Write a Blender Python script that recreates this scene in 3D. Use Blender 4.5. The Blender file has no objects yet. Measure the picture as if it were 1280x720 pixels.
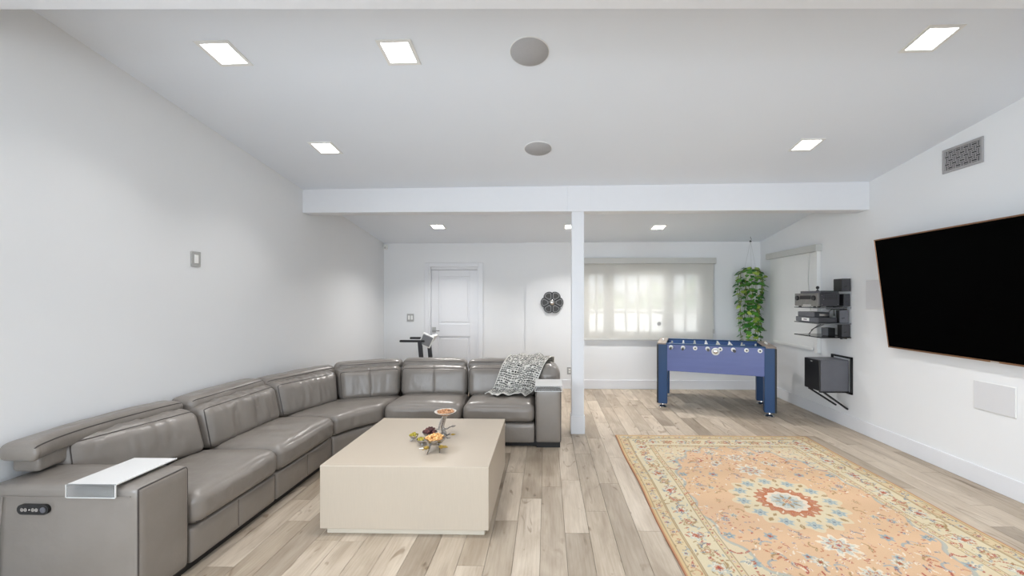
import bpy, bmesh, math, random
import numpy as np
from mathutils import Vector, Matrix, noise
random.seed(7); rng = np.random.default_rng(7)
SC = bpy.context.scene; COL = SC.collection
R = math.radians; PI = math.pi

# ------------------------------------------------------------------ camera
cam_d = bpy.data.cameras.new('camera'); cam = bpy.data.objects.new('camera', cam_d); COL.objects.link(cam)
cam.location = (0, 0, 1.52); cam.rotation_euler = (R(90), 0, 0.024)
cam_d.sensor_width = 36; cam_d.lens = 500/1280*36
cam_d.shift_x = -31/1280; cam_d.shift_y = 12/1280; cam_d.clip_start = .05
SC.camera = cam
# ------------------------------------------------------------------ world
W = bpy.data.worlds.new('sky'); SC.world = W; W.use_nodes = True
bgn = W.node_tree.nodes['Background']; bgn.inputs[0].default_value = (.86, .93, 1, 1); bgn.inputs[1].default_value = 1.95
# ------------------------------------------------------------------ lights and exposure
SC.view_settings.view_transform = 'Standard'; SC.view_settings.look = 'None'
SC.view_settings.gamma = 1; SC.view_settings.use_curve_mapping = False
SC.view_settings.exposure = 0.24
LAMP_NEAR_LEFT, LAMP_NEAR, LAMP_FAR, LAMP_BEHIND = 3.2, 8.5, 14.5, 6   # watts of the downlights, dimmed in zones
def area(name, loc, rot, sx, sy, power, col, spread=180):
    l = bpy.data.lights.new(name, 'AREA'); l.shape = 'RECTANGLE'; l.size = sx; l.size_y = sy
    l.energy = power; l.color = col
    l.spread = R(spread)
    o = bpy.data.objects.new(name, l); COL.objects.link(o); o.location = loc; o.rotation_euler = rot
    return o
# daylight through the glazed opening in the wall behind the camera
area('daylight_rear', (-.6, -6.2, 1.6), (R(90), 0, 0), 3.6, 2.9, 78, (.80, .90, 1))
area('ceiling_fill', (-.2, -6.15, .5), (R(122), 0, 0), 4.6, .8, 65, (.84, .92, 1))  # added fill tilted upward from outside to brighten the ceiling
# added fill for the right wall, shining through a made-up left wall opening
area('left_fill', (-2.90, -.9, 1.6), (R(90), 0, R(-90)), 2.6, 1.5, 135, (.82, .91, 1))
# daylight through the shaded window in the far wall
area('daylight_window', (1.67, 7.9, 2.9), (R(-45), 0, 0), 2.6, 1.2, 95, (.97, .99, 1))
# unseen lamp added outside to brighten the garden wall behind the panes
area('garden_wall_fill', (1.7, 7.6, 4.2), (R(55), 0, 0), 6, 1.5, 700, (1, .99, .97))
area('daylight_side_window', (3.95, 5.79, 1.5), (0, R(90), 0), 1.1, .9, 46, (.97, .99, 1))

# ------------------------------------------------------------------ helpers
def lin(c):
    return tuple(((x/255)/12.92 if x/255 <= .04045 else ((x/255+.055)/1.055)**2.4) for x in c)
def mat(name, rgb, rough=.5, metal=0, spec=.5, noise_amt=0, noise_scale=20, bump=0, bump_scale=60, stretch=(1, 1, 1), emit=None, coat=0, trans=0):
    m = bpy.data.materials.new(name); m.use_nodes = True
    nt = m.node_tree; b = nt.nodes['Principled BSDF']; c = lin(rgb)
    b.inputs['Base Color'].default_value = (*c, 1); b.inputs['Roughness'].default_value = rough
    b.inputs['Metallic'].default_value = metal; b.inputs['Specular IOR Level'].default_value = spec
    b.inputs['Coat Weight'].default_value = coat; b.inputs['Transmission Weight'].default_value = trans
    tc = nt.nodes.new('ShaderNodeTexCoord'); mp = nt.nodes.new('ShaderNodeMapping')
    mp.inputs['Scale'].default_value = stretch; nt.links.new(tc.outputs['Object'], mp.inputs[0])
    nz = nt.nodes.new('ShaderNodeTexNoise'); nz.inputs['Scale'].default_value = noise_scale; nz.inputs['Detail'].default_value = 4
    nt.links.new(mp.outputs[0], nz.inputs[0])
    rp = nt.nodes.new('ShaderNodeValToRGB'); k = noise_amt
    rp.color_ramp.elements[0].position = .3; rp.color_ramp.elements[1].position = .7
    rp.color_ramp.elements[0].color = (*[v*(1-k) for v in c], 1); rp.color_ramp.elements[1].color = (*[min(1, v*(1+k)) for v in c], 1)
    nt.links.new(nz.outputs[0], rp.inputs[0]); nt.links.new(rp.outputs[0], b.inputs['Base Color'])
    if bump:
        n2 = nt.nodes.new('ShaderNodeTexNoise'); n2.inputs['Scale'].default_value = bump_scale; n2.inputs['Detail'].default_value = 5
        bp = nt.nodes.new('ShaderNodeBump'); bp.inputs['Strength'].default_value = bump; bp.inputs['Distance'].default_value = .01
        nt.links.new(mp.outputs[0], n2.inputs[0]); nt.links.new(n2.outputs[0], bp.inputs['Height']); nt.links.new(bp.outputs[0], b.inputs['Normal'])
    if emit:
        b.inputs['Emission Color'].default_value = (*emit[0], 1); b.inputs['Emission Strength'].default_value = emit[1]
    return m

class MB:
    def __init__(s): s.v = []; s.f = []
    def add(s, v, f):
        n = len(s.v); s.v += [tuple(p) for p in v]; s.f += [tuple(i+n for i in q) for q in f]; return s
    def box(s, x0, x1, y0, y1, z0, z1, M=None):
        v = [Vector((x, y, z)) for x in (x0, x1) for y in (y0, y1) for z in (z0, z1)]
        if M: v = [M @ p for p in v]
        return s.add(v, [(0, 1, 3, 2), (4, 6, 7, 5), (0, 4, 5, 1), (2, 3, 7, 6), (0, 2, 6, 4), (1, 5, 7, 3)])
    def rbox(s, x0, x1, y0, y1, z0, z1, r=.01, seg=3, M=None):
        bm = bmesh.new(); bmesh.ops.create_cube(bm, size=1)
        for v in bm.verts: v.co = Vector(((x0+x1)/2+v.co.x*(x1-x0), (y0+y1)/2+v.co.y*(y1-y0), (z0+z1)/2+v.co.z*(z1-z0)))
        bmesh.ops.bevel(bm, geom=bm.edges[:], offset=r, segments=seg, affect='EDGES', profile=.5)
        if M:
            for v in bm.verts: v.co = M @ v.co
        bm.verts.index_update(); s.add([v.co.copy() for v in bm.verts], [[v.index for v in f.verts] for f in bm.faces]); bm.free(); return s
    def tube(s, path, r, n=8, closed=False, M=None):
        P = [Vector(p) for p in path]; m = len(P); rr = r if isinstance(r, (list, tuple)) else [r]*m
        vs = []; up = Vector((0, 0, 1)); prev = None
        for i in range(m):
            a = P[(i-1) % m] if (closed or i > 0) else P[i]; b = P[(i+1) % m] if (closed or i < m-1) else P[i]
            t = (b-a).normalized() if (b-a).length > 1e-9 else Vector((0, 0, 1))
            if prev is None:
                ref = up if abs(t.z) < .9 else Vector((1, 0, 0)); u = t.cross(ref).normalized()
            else:
                u = (prev-t*prev.dot(t)); u = u.normalized() if u.length > 1e-6 else t.orthogonal().normalized()
            prev = u; w = t.cross(u)
            for k in range(n):
                an = 2*PI*k/n; vs.append(P[i]+(u*math.cos(an)+w*math.sin(an))*rr[i])
        fs = []
        for i in range(m if closed else m-1):
            for k in range(n):
                j = (i+1) % m; fs.append((i*n+k, i*n+(k+1) % n, j*n+(k+1) % n, j*n+k))
        if not closed: fs += [tuple(range(n))[::-1], tuple((m-1)*n+k for k in range(n))]
        if M: vs = [M @ p for p in vs]
        return s.add(vs, fs)
    def lathe(s, prof, n=24, M=None):
        vs = []; fs = []
        for r, z in prof:
            for k in range(n): vs.append(Vector((r*math.cos(2*PI*k/n), r*math.sin(2*PI*k/n), z)))
        for i in range(len(prof)-1):
            for k in range(n): fs.append((i*n+k, i*n+(k+1) % n, (i+1)*n+(k+1) % n, (i+1)*n+k))
        fs += [tuple(range(n))[::-1], tuple((len(prof)-1)*n+k for k in range(n))]
        if M: vs = [M @ p for p in vs]
        return s.add(vs, fs)
    def prism(s, poly, h, M=None):
        n = len(poly); vs = [Vector((x, y, 0)) for x, y in poly]+[Vector((x, y, h)) for x, y in poly]
        if M: vs = [M @ p for p in vs]
        return s.add(vs, [tuple(range(n))[::-1], tuple(range(n, 2*n))]+[(i, (i+1) % n, n+(i+1) % n, n+i) for i in range(n)])

WM = {}
def obj(name, mb, m, parent=None, smooth=False, local=False, fix=True):
    vs = [Vector(p) for p in mb.v]
    if parent is not None and not local:
        inv = WM[parent].inverted(); vs = [inv @ p for p in vs]
    xs = [p.x for p in vs]; ys = [p.y for p in vs]; zs = [p.z for p in vs]
    c = Vector(((min(xs)+max(xs))/2, (min(ys)+max(ys))/2, min(zs) if parent is None else (min(zs)+max(zs))/2))
    me = bpy.data.meshes.new(name); me.from_pydata([p-c for p in vs], [], mb.f)
    if fix:
        bm = bmesh.new(); bm.from_mesh(me); bmesh.ops.recalc_face_normals(bm, faces=bm.faces[:]); bm.to_mesh(me); bm.free()
    if smooth:
        me.polygons.foreach_set('use_smooth', [True]*len(me.polygons)); me.set_sharp_from_angle(angle=R(smooth if smooth is not True else 40))
    me.materials.append(m)
    o = bpy.data.objects.new(name, me); COL.objects.link(o); o.location = c
    if parent is not None: o.parent = parent; WM[o] = WM[parent] @ Matrix.Translation(c)
    else: WM[o] = Matrix.Translation(c)
    return o
def tag(o, label, cat=None, group=None, kind=None):
    if label: o['label'] = label
    if cat: o['category'] = cat
    if group: o['group'] = group
    if kind: o['kind'] = kind
    return o
def thing(name, label, cat, loc=(0, 0, 0), rot=(0, 0, 0), group=None):
    o = bpy.data.objects.new(name, None); COL.objects.link(o); o.location = loc; o.rotation_euler = rot
    o.empty_display_size = .05
    WM[o] = Matrix.LocRotScale(Vector(loc), __import__('mathutils').Euler(rot), None)
    return tag(o, label, cat, group)
def kids(o): return [c for c in COL.objects if c.parent == o]
def copy_tree(o, parent=None):
    c = o.copy(); COL.objects.link(c)
    if parent is not None: c.parent = parent
    WM[c] = WM[o]
    for ch in kids(o): copy_tree(ch, c)
    return c
def struct(name, mb, m, parent=None, smooth=False):
    o = obj(name, mb, m, parent, smooth)
    if parent is None: o['kind'] = 'structure'
    return o

# room numbers
XL, XR, YB, YF = -2.755, 3.53, 6.72, -6.0
def ceil_z(x, y): return 2.44+(.134+.019*(x-XL)/(XR-XL))*(YB-max(y, .5))

# ------------------------------------------------------------------ materials
m_wall = mat('wall_paint', (230, 231, 232), .55, spec=.3, noise_amt=.008, noise_scale=1.5, bump=.03, bump_scale=180)
m_ceil = mat('ceiling_paint', (233, 238, 245), .7, spec=.2, noise_amt=.008, noise_scale=1.2)
m_trim = mat('trim_paint', (226, 227, 230), .35, noise_amt=.005)
m_white = mat('white_plastic', (235, 235, 232), .4)
m_grey_plate = mat('grey_plate', (170, 170, 168), .45)
m_lgrey = mat('pale_grey_metal', (196, 196, 192), .45)
m_speaker = mat('speaker_grille', (176, 176, 178), .7, noise_amt=.06, noise_scale=400)
m_wspk = mat('wall_speaker_grille', (212, 212, 214), .7, noise_amt=.03, noise_scale=400)
m_black = mat('black_metal', (22, 22, 24), .45)
m_blackgloss = mat('black_gloss', (18, 18, 20), .15)
m_dark = mat('charcoal_plastic', (58, 58, 62), .4, noise_amt=.05)
m_dgrey = mat('dark_grey_paint', (92, 93, 99), .4, noise_amt=.08, noise_scale=6)
m_chrome = mat('chrome', (210, 210, 212), .15, metal=1)
m_silver = mat('silver', (190, 186, 182), .25, metal=1, noise_amt=.2, noise_scale=30)
m_tv = mat('tv_screen', (1, 1, 1), .6, spec=.02)
m_copper = mat('bronze_bezel', (150, 112, 84), .35, metal=.7)
m_leather = mat('grey_leather', (133, 126, 119), .31, spec=.65, noise_amt=.06, noise_scale=5, bump=.45, bump_scale=9)
m_piping = mat('dark_piping', (74, 68, 64), .5)
m_cream = mat('cream_lacquer', (190, 177, 160), .38, noise_amt=.025, noise_scale=18, stretch=(12, 12, .5))
m_plinth = mat('plinth_lacquer', (205, 196, 180), .45)
m_acryl = mat('clear_acrylic', (245, 248, 250), .05, trans=.92)
m_tray = mat('white_tray_pad', (218, 217, 215), .5)
m_blue = mat('blue_laminate', (20, 62, 106), .45, noise_amt=.1, noise_scale=6, stretch=(1, 1, .2))
m_blue_panel = mat('slate_blue_laminate', (92, 104, 158), .33, noise_amt=.06, noise_scale=5, stretch=(.3, 1, 4))
m_blue_in = mat('inner_blue', (62, 92, 150), .4)
m_pitch = mat('pitch_green', (60, 110, 90), .5)
m_tan = mat('tan_top_rail', (140, 128, 118), .4)
m_leaf = [mat('leaf_green_dark', (44, 102, 36), .4, noise_amt=.2, noise_scale=25), mat('leaf_green', (78, 142, 48), .4, noise_amt=.2, noise_scale=25), mat('leaf_yellow_green', (150, 176, 72), .45, noise_amt=.2, noise_scale=25)]
m_stem = mat('vine_stem', (120, 130, 60), .6)
m_pot = mat('pot_white', (225, 222, 215), .4)
m_glow = mat('lamp_diffuser', (255, 255, 255), .5, emit=((1, .99, .97), 7))
m_glass = mat('window_glass', (250, 252, 255), .02, trans=1, spec=.5)
m_gap = mat('subfloor', (84, 72, 60), .9)
m_outside = mat('pale_paving', (214, 210, 204), .8, noise_amt=.06)
m_fence = mat('pale_outdoor_wall', (236, 236, 232), .8, noise_amt=.05)
m_hedge = mat('hedge_green', (120, 140, 105), .8, noise_amt=.3, noise_scale=8)

def fabric_shade(name, rgb, see, tl=.35):
    m = bpy.data.materials.new(name); m.use_nodes = True; nt = m.node_tree; nt.nodes.clear()
    out = nt.nodes.new('ShaderNodeOutputMaterial'); d = nt.nodes.new('ShaderNodeBsdfDiffuse'); t = nt.nodes.new('ShaderNodeBsdfTranslucent')
    tr = nt.nodes.new('ShaderNodeBsdfTransparent'); a = nt.nodes.new('ShaderNodeMixShader'); b = nt.nodes.new('ShaderNodeMixShader')
    tc = nt.nodes.new('ShaderNodeTexCoord'); nz = nt.nodes.new('ShaderNodeTexNoise'); nz.inputs['Scale'].default_value = 300
    rp = nt.nodes.new('ShaderNodeValToRGB'); c = lin(rgb)
    rp.color_ramp.elements[0].color = (*[v*.95 for v in c], 1); rp.color_ramp.elements[1].color = (*c, 1)
    nt.links.new(tc.outputs['Object'], nz.inputs[0]); nt.links.new(nz.outputs[0], rp.inputs[0])
    nt.links.new(rp.outputs[0], d.inputs[0]); nt.links.new(rp.outputs[0], t.inputs[0])
    a.inputs[0].default_value = tl; b.inputs[0].default_value = see
    nt.links.new(d.outputs[0], a.inputs[1]); nt.links.new(t.outputs[0], a.inputs[2])
    nt.links.new(a.outputs[0], b.inputs[1]); nt.links.new(tr.outputs[0], b.inputs[2]); nt.links.new(b.outputs[0], out.inputs[0])
    return m
m_solar = fabric_shade('solar_shade_fabric', (240, 238, 232), .30, .3)
m_opaque = fabric_shade('white_shade_fabric', (238, 238, 236), 0, .08)

def attr_mat(name, rough):
    m = bpy.data.materials.new(name); m.use_nodes = True; nt = m.node_tree; b = nt.nodes['Principled BSDF']
    b.inputs['Roughness'].default_value = rough; b.inputs['Specular IOR Level'].default_value = .15
    at = nt.nodes.new('ShaderNodeAttribute'); at.attribute_name = 'pattern'
    tc = nt.nodes.new('ShaderNodeTexCoord'); nz = nt.nodes.new('ShaderNodeTexNoise'); nz.inputs['Scale'].default_value = 350
    mx = nt.nodes.new('ShaderNodeMixRGB'); mx.blend_type = 'MULTIPLY'; mx.inputs[0].default_value = .22
    nt.links.new(tc.outputs['Object'], nz.inputs[0]); nt.links.new(at.outputs[0], mx.inputs[1]); nt.links.new(nz.outputs[0], mx.inputs[2])
    nt.links.new(mx.outputs[0], b.inputs['Base Color'])
    bp = nt.nodes.new('ShaderNodeBump'); bp.inputs['Strength'].default_value = .3; bp.inputs['Distance'].default_value = .004
    nt.links.new(nz.outputs[0], bp.inputs['Height']); nt.links.new(bp.outputs[0], b.inputs['Normal'])
    return m

def wood_mat():
    m = bpy.data.materials.new('oak_plank'); m.use_nodes = True; nt = m.node_tree; N = nt.nodes; L = nt.links; b = N['Principled BSDF']
    tc = N.new('ShaderNodeTexCoord'); oi = N.new('ShaderNodeObjectInfo')
    off = N.new('ShaderNodeVectorMath'); off.operation = 'MULTIPLY_ADD'; off.inputs[1].default_value = (1, 1, 1)
    cmb = N.new('ShaderNodeCombineXYZ'); mul = N.new('ShaderNodeMath'); mul.operation = 'MULTIPLY'; mul.inputs[1].default_value = 57
    L.new(oi.outputs['Random'], mul.inputs[0]); L.new(mul.outputs[0], cmb.inputs[0]); L.new(mul.outputs[0], cmb.inputs[1])
    L.new(tc.outputs['Object'], off.inputs[0]); L.new(cmb.outputs[0], off.inputs[2])
    def nz(scale, st, det=5, dist=0):
        mp = N.new('ShaderNodeMapping'); mp.inputs['Scale'].default_value = st; L.new(off.outputs[0], mp.inputs[0])
        n = N.new('ShaderNodeTexNoise'); n.inputs['Scale'].default_value = scale; n.inputs['Detail'].default_value = det; n.inputs['Distortion'].default_value = dist
        L.new(mp.outputs[0], n.inputs[0]); return n
    base = N.new('ShaderNodeValToRGB'); cr = base.color_ramp
    cr.elements[0].color = (*lin((164, 151, 135)), 1); cr.elements[1].color = (*lin((204, 191, 174)), 1)
    e = cr.elements.new(.3); e.color = (*lin((182, 168, 150)), 1); e = cr.elements.new(.65); e.color = (*lin((198, 184, 166)), 1)
    L.new(oi.outputs['Random'], base.inputs[0])
    big = nz(2.2, (3.2, .8, 1), 4, 1.0); r1 = N.new('ShaderNodeValToRGB'); r1.color_ramp.elements[0].position = .33; r1.color_ramp.elements[1].position = .62
    r1.color_ramp.elements[0].color = (.66, .62, .58, 1); r1.color_ramp.elements[1].color = (1, 1, 1, 1); L.new(big.outputs[0], r1.inputs[0])
    gr = nz(26, (3, .16, 1), 6, .6); r2 = N.new('ShaderNodeValToRGB'); r2.color_ramp.elements[0].position = .3; r2.color_ramp.elements[1].position = .6
    r2.color_ramp.elements[0].color = (.84, .82, .79, 1); r2.color_ramp.elements[1].color = (1, 1, 1, 1); L.new(gr.outputs[0], r2.inputs[0])
    kn = nz(3.4, (2.0, .7, 1), 2, 2.2); r3 = N.new('ShaderNodeValToRGB'); r3.color_ramp.elements[0].position = .27; r3.color_ramp.elements[1].position = .36
    r3.color_ramp.elements[0].color = (.5, .44, .38, 1); r3.color_ramp.elements[1].color = (1, 1, 1, 1); L.new(kn.outputs[0], r3.inputs[0])
    last = base
    for r, f in ((r1, .75), (r2, .9), (r3, .8)):
        mx = N.new('ShaderNodeMixRGB'); mx.blend_type = 'MULTIPLY'; mx.inputs[0].default_value = f
        L.new(last.outputs[0], mx.inputs[1]); L.new(r.outputs[0], mx.inputs[2]); last = mx
    L.new(last.outputs[0], b.inputs['Base Color']); b.inputs['Roughness'].default_value = .42; b.inputs['Specular IOR Level'].default_value = .35
    bp = N.new('ShaderNodeBump'); bp.inputs['Strength'].default_value = .15; bp.inputs['Distance'].default_value = .003
    L.new(gr.outputs[0], bp.inputs['Height']); L.new(bp.outputs[0], b.inputs['Normal'])
    return m
m_wood = wood_mat()

# ------------------------------------------------------------------ setting: shell
floor = struct('floor', MB().box(XL-.1, XR+.1, YF, YB+.1, -.15, -.009), m_gap)
PW = .157; x = XL; col_i = 0; far_spare = MB(); pr = random.Random(11)
edges = []
x = .12-PW*19
while x < XR:
    edges.append((max(x, XL), min(x+PW, XR))); x += PW
for (xa, xb) in edges:
    if xb-xa < .01: continue
    y = YB-.002; y -= pr.uniform(.3, 1.3)
    ytop = YB-.002
    while ytop > YF:
        ybot = max(y, YF)
        if ytop > 1.55:
            dz = pr.uniform(-.0006, 0)
            obj('plank', MB().box(xa+.0011, xb-.0011, ybot+.0011, ytop-.0011, -.009, dz), m_wood, floor, fix=False)
        else:
            far_spare.box(xa+.0011, xb-.0011, ybot+.0011, ytop-.0011, -.009, -.0003)
        ytop = ybot; y = ybot-pr.choice((.9, 1.2, 1.2, .75, 1.05))
sp = obj('plank_field', far_spare, m_wood, floor, fix=False); sp['kind'] = 'stuff'

# ceiling (one gently pitched plane)
cb = MB(); n = 24; vs = []; fs = []
for i in range(n+1):
    for j in range(n+1):
        X = XL-.1+(XR-XL+.2)*i/n; Y = YF-.1+(YB-YF+.2)*j/n; vs.append((X, Y, ceil_z(X, Y)))
for i in range(n):
    for j in range(n): a = i*(n+1)+j; fs.append((a, a+1, a+n+2, a+n+1))
nn = len(vs); vs += [(a, b, c+.1) for a, b, c in vs]; fs += [tuple(q+nn for q in f)[::-1] for f in fs]
struct('ceiling', cb.add(vs, fs), m_ceil, smooth=True)
def side_wall(name, X0, X1, holes=None):
    mb = MB(); Xi = X0 if abs(X0) < abs(X1) else X1
    def pan(y0, y1, z0, z1a, z1b):
        v = [(X0, y0, z0), (X1, y0, z0), (X1, y1, z0), (X0, y1, z0), (X0, y0, z1a), (X1, y0, z1a), (X1, y1, z1b), (X0, y1, z1b)]
        mb.add(v, [(0, 3, 2, 1), (4, 5, 6, 7), (0, 1, 5, 4), (1, 2, 6, 5), (2, 3, 7, 6), (3, 0, 4, 7)])
    c = lambda y: ceil_z(Xi, y)+.03
    if not holes: pan(.5, YB+.1, -.15, c(.5), c(YB+.1)); pan(YF-.1, .5, -.15, c(.5), c(.5))
    else:
        y0, y1, z0, z1 = holes
        if y0 > .5: pan(YF-.1, .5, -.15, c(.5), c(.5)); pan(.5, y0, -.15, c(.5), c(y0))
        else: pan(YF-.1, y0, -.15, c(.5), c(.5)); pan(y1, .5, -.15, c(.5), c(.5))
        y1s = max(y1, .5)
        pan(y1s, YB+.1, -.15, c(y1s), c(YB+.1))
        pan(y0, y1, -.15, z0, z0); pan(y0, y1, z1, c(y0), c(y1))
    return struct(name, mb, m_wall)
side_wall('wall_left', XL-.1, XL, (-2.3, .45, .8, 2.4))  # opening added out of view to admit the left fill light
side_wall('wall_right', XR, XR+.1, (5.33, 6.25, .92, 2.1))
WX0, WX1, WZ0, WZ1 = .68, 2.62, .90, 1.95
XS = -.35
DX0, DX1, DZ = -1.965, -1.155, 2.035
wb = MB(); T = 2.47
wb.box(XL-.1, DX0, YB, YB+.15, -.15, T).box(DX1, XS, YB, YB+.15, -.15, T).box(DX0, DX1, YB, YB+.15, DZ, T)
struct('wall_back', wb, m_wall)
wb = MB(); YS = YB-.03
wb.box(XS, WX0, YS, YB+.15, -.15, T).box(WX1, XR+.1, YS, YB+.15, -.15, T).box(WX0, WX1, YS, YB+.15, -.15, WZ0).box(WX0, WX1, YS, YB+.15, WZ1, T)
struct('wall_back_right', wb, m_wall)
wb = MB(); wb.box(XL-.1, -2.5, YF-.1, YF, -.15, 3.5).box(3.3, XR+.1, YF-.1, YF, -.15, 3.5).box(-2.5, 3.3, YF-.1, YF, 3.0, 3.5)
struct('wall_front', wb, m_wall)
fr = MB()
for X in (-2.5, -.6, 1.34, 3.24): fr.box(X, X+.06, YF-.08, YF-.02, 0, 3.0)
fr.box(-2.5, 3.3, YF-.08, YF-.02, 2.94, 3.0).box(-2.5, 3.3, YF-.08, YF-.02, -.009, .06)
struct('door_2', fr, m_trim)
# beams, post
YBM = 4.46
struct('trim_1', MB().rbox(XL-.02, XR+.02, YBM, YBM+.16, 2.48, 2.80, .004, 2), m_trim)
struct('trim_2', MB().rbox(.235, .475, YBM-.004, YBM+.02, 2.479, 2.80, .002, 1), m_trim)
struct('trim_3', MB().rbox(.282, .419, YBM+.012, YBM+.148, 0, 2.49, .003, 2), m_trim)
struct('trim_4', MB().rbox(.272, .429, YBM+.002, YBM+.158, 0, .20, .003, 2), m_trim)
struct('trim_5', MB().prism([(XL-.02, 1.60), (XR+.02, 1.745), (XR+.02, 1.897), (XL-.02, 1.752)], .5, Matrix.Translation((0, 0, 2.83))), m_trim)
def baseboard(name, x0, x1, y0, y1):
    mb = MB().rbox(x0, x1, y0, y1, 0, .15, .004, 2); return struct(name, mb, m_trim)
baseboard('baseboard_right', XR-.016, XR, YF, YS-.001)
baseboard('baseboard_left', XL, XL+.016, YF, YB-.001)
baseboard('baseboard_back', XS+.0, XR-.017, YS-.016, YS)
baseboard('baseboard_back_left', XL+.017, DX0-.09, YB-.016, YB)
baseboard('baseboard_back_middle', DX1+.09, XS, YB-.016, YB)

# door 1
d = struct('door_1', MB().box(DX0+.012, DX1-.012, YB+.035, YB+.075, .01, DZ-.045), m_trim)
# panelled face: stiles, rails proud of two recessed panels
def dpart(nm, *a, r=.004): return obj(nm, MB().rbox(*a, r, 2), m_trim, d)
yf0, yf1 = YB+.022, YB+.036
dpart('stile', DX0+.012, DX0+.14, yf0, yf1, .01, DZ-.045); dpart('stile', DX1-.14, DX1-.012, yf0, yf1, .01, DZ-.045)
dpart('rail', DX0+.14, DX1-.14, yf0, yf1, DZ-.16, DZ-.045); dpart('rail', DX0+.14, DX1-.14, yf0, yf1, .86, 1.07); dpart('rail', DX0+.14, DX1-.14, yf0, yf1, .01, .22)
for a, b in ((1.07, DZ-.16), (.22, .86)): dpart('door_panel', DX0+.175, DX1-.175, yf0+.005, yf1, a+.035, b-.035, r=.005)
h = MB().rbox(DX0+.03, DX0+.095, YB+.008, YB+.022, .93, 1.02, .004, 2)
hp = obj('handle_plate', h, m_grey_plate, d); hp['label'] = 'square grey metal handle plate'
obj('lever', MB().tube([(DX0+.06, YB+.01, .965), (DX0+.06, YB-.03, .965), (DX0+.075, YB-.038, .965), (DX0+.17, YB-.038, .963)], .008, 8), m_chrome, hp, True)
# casing
cs = MB(); w = .065
for a in ((DX0-.09, DX0-.012, YB-.018, YB, 0, DZ+.072), (DX1+.012, DX1+.09, YB-.018, YB, 0, DZ+.072), (DX0-.012, DX1+.012, YB-.018, YB, DZ, DZ+.072)): cs.rbox(*a, .005, 2)
cs.box(DX0-.012, DX0+.01, YB-.006, YB+.09, 0, DZ+.01).box(DX1-.01, DX1+.012, YB-.006, YB+.09, 0, DZ+.01)
cs.box(DX0, DX1, YB+.02, YB+.1, DZ-.04, DZ+.01)
struct('trim_6', cs, m_trim)
struct('trim_7', MB().box(DX0-.1, DX1+.1, YB+.1, YB+.15, -.1, DZ+.1), m_trim)

# window 1 (french sashes behind the solar shade)
w1 = MB(); wy0, wy1 = YB+.03, YB+.08
w1.box(WX0, WX1, wy0-.01, wy1+.02, WZ0, WZ0+.055).box(WX0, WX1, wy0-.01, wy1+.02, WZ1-.055, WZ1)
w1.box(WX0, WX0+.04, wy0-.01, wy1+.02, WZ0, WZ1).box(WX1-.1, WX1, wy0-.01, wy1+.02, WZ0, WZ1)
w1.box(.965, 1.137, wy0-.01, wy1+.02, WZ0, WZ1).box(1.95, 2.13, wy0-.01, wy1+.02, WZ0, WZ1)
win = struct('window_1', w1, m_trim)
def grid_bars(x0, x1, nc):
    for k in range(1, nc):
        X = x0+(x1-x0)*k/nc; obj('glazing_bar', MB().box(X-.017, X+.017, wy0, wy1, WZ0+.055, WZ1-.055), m_trim, win)
    for k in (1, 2):
        Z = WZ0+.055+(WZ1-WZ0-.11)*k/3; obj('glazing_bar', MB().box(x0, x1, wy0+.002, wy1-.002, Z-.017, Z+.017), m_trim, win)
    for i in range(nc):
        for k in range(3):
            a = x0+(x1-x0)*i/nc; z = WZ0+.055+(WZ1-WZ0-.11)*k/3
            obj('pane', MB().box(a+.001, a+(x1-x0)/nc-.001, wy0+.022, wy0+.027, z+.001, z+(WZ1-WZ0-.11)/3-.001), m_glass, win, fix=False)
grid_bars(.72, .965, 2); grid_bars(1.137, 1.95, 4); grid_bars(2.13, 2.52, 2)
w2 = MB(); a0, a1 = XR+.02, XR+.08
w2.box(a0, a1, 5.33, 6.25, .92, .98).box(a0, a1, 5.33, 6.25, 2.04, 2.1).box(a0, a1, 5.33, 5.39, .98, 2.04).box(a0, a1, 6.19, 6.25, .98, 2.04).box(a0, a1, 5.77, 5.81, .98, 2.04)
w2o = struct('window_2', w2, m_trim)
obj('pane', MB().box(a0+.02, a0+.026, 5.39, 5.77, .98, 2.04), m_glass, w2o, fix=False); obj('pane', MB().box(a0+.02, a0+.026, 5.81, 6.19, .98, 2.04), m_glass, w2o, fix=False)
w3 = MB(); b0, b1 = XL-.08, XL-.02
w3.box(b0, b1, -2.3, .45, .8, .86).box(b0, b1, -2.3, .45, 2.34, 2.4).box(b0, b1, -2.3, -2.24, .86, 2.34).box(b0, b1, .39, .45, .86, 2.34).box(b0, b1, -.96, -.9, .86, 2.34)
struct('added_window', w3, m_trim)  # made-up window frame, out of view, around the left fill light's opening
# outside
struct('ground_outside', MB().box(-6, 9, YB+.2, 16, -.4, -.16), m_outside)
ow = thing('garden_wall', 'pale garden wall outside beyond the far shaded window', 'wall', (1.7, 11, -.16))
obj('wall_panel', MB().box(-3, 6.5, 11, 11.15, -.16, 1.15), m_fence, ow); obj('coping', MB().rbox(-3.02, 6.52, 10.97, 11.18, 1.15, 1.2, .01, 1), m_outside, ow)
hd = MB()
for i in range(7):
    M = Matrix.Translation((-2+i*1.35, 12.6+.2*(i % 2), 0)); vv = []; nn = 12; pr_ = []
    for k in range(9):
        t = k/8; pr_.append((max(.02, .78*math.sin(PI*min(1, t*.9+.1))**.6)*(1+.1*math.sin(7*t+i)), -.16+t*(2.0+.2*(i % 3))))
    hd.lathe(pr_, nn, M)
tag(obj('hedge', hd, m_hedge, smooth=True), 'soft green hedge showing faintly through the shaded far window', 'hedge', kind='stuff')

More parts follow.
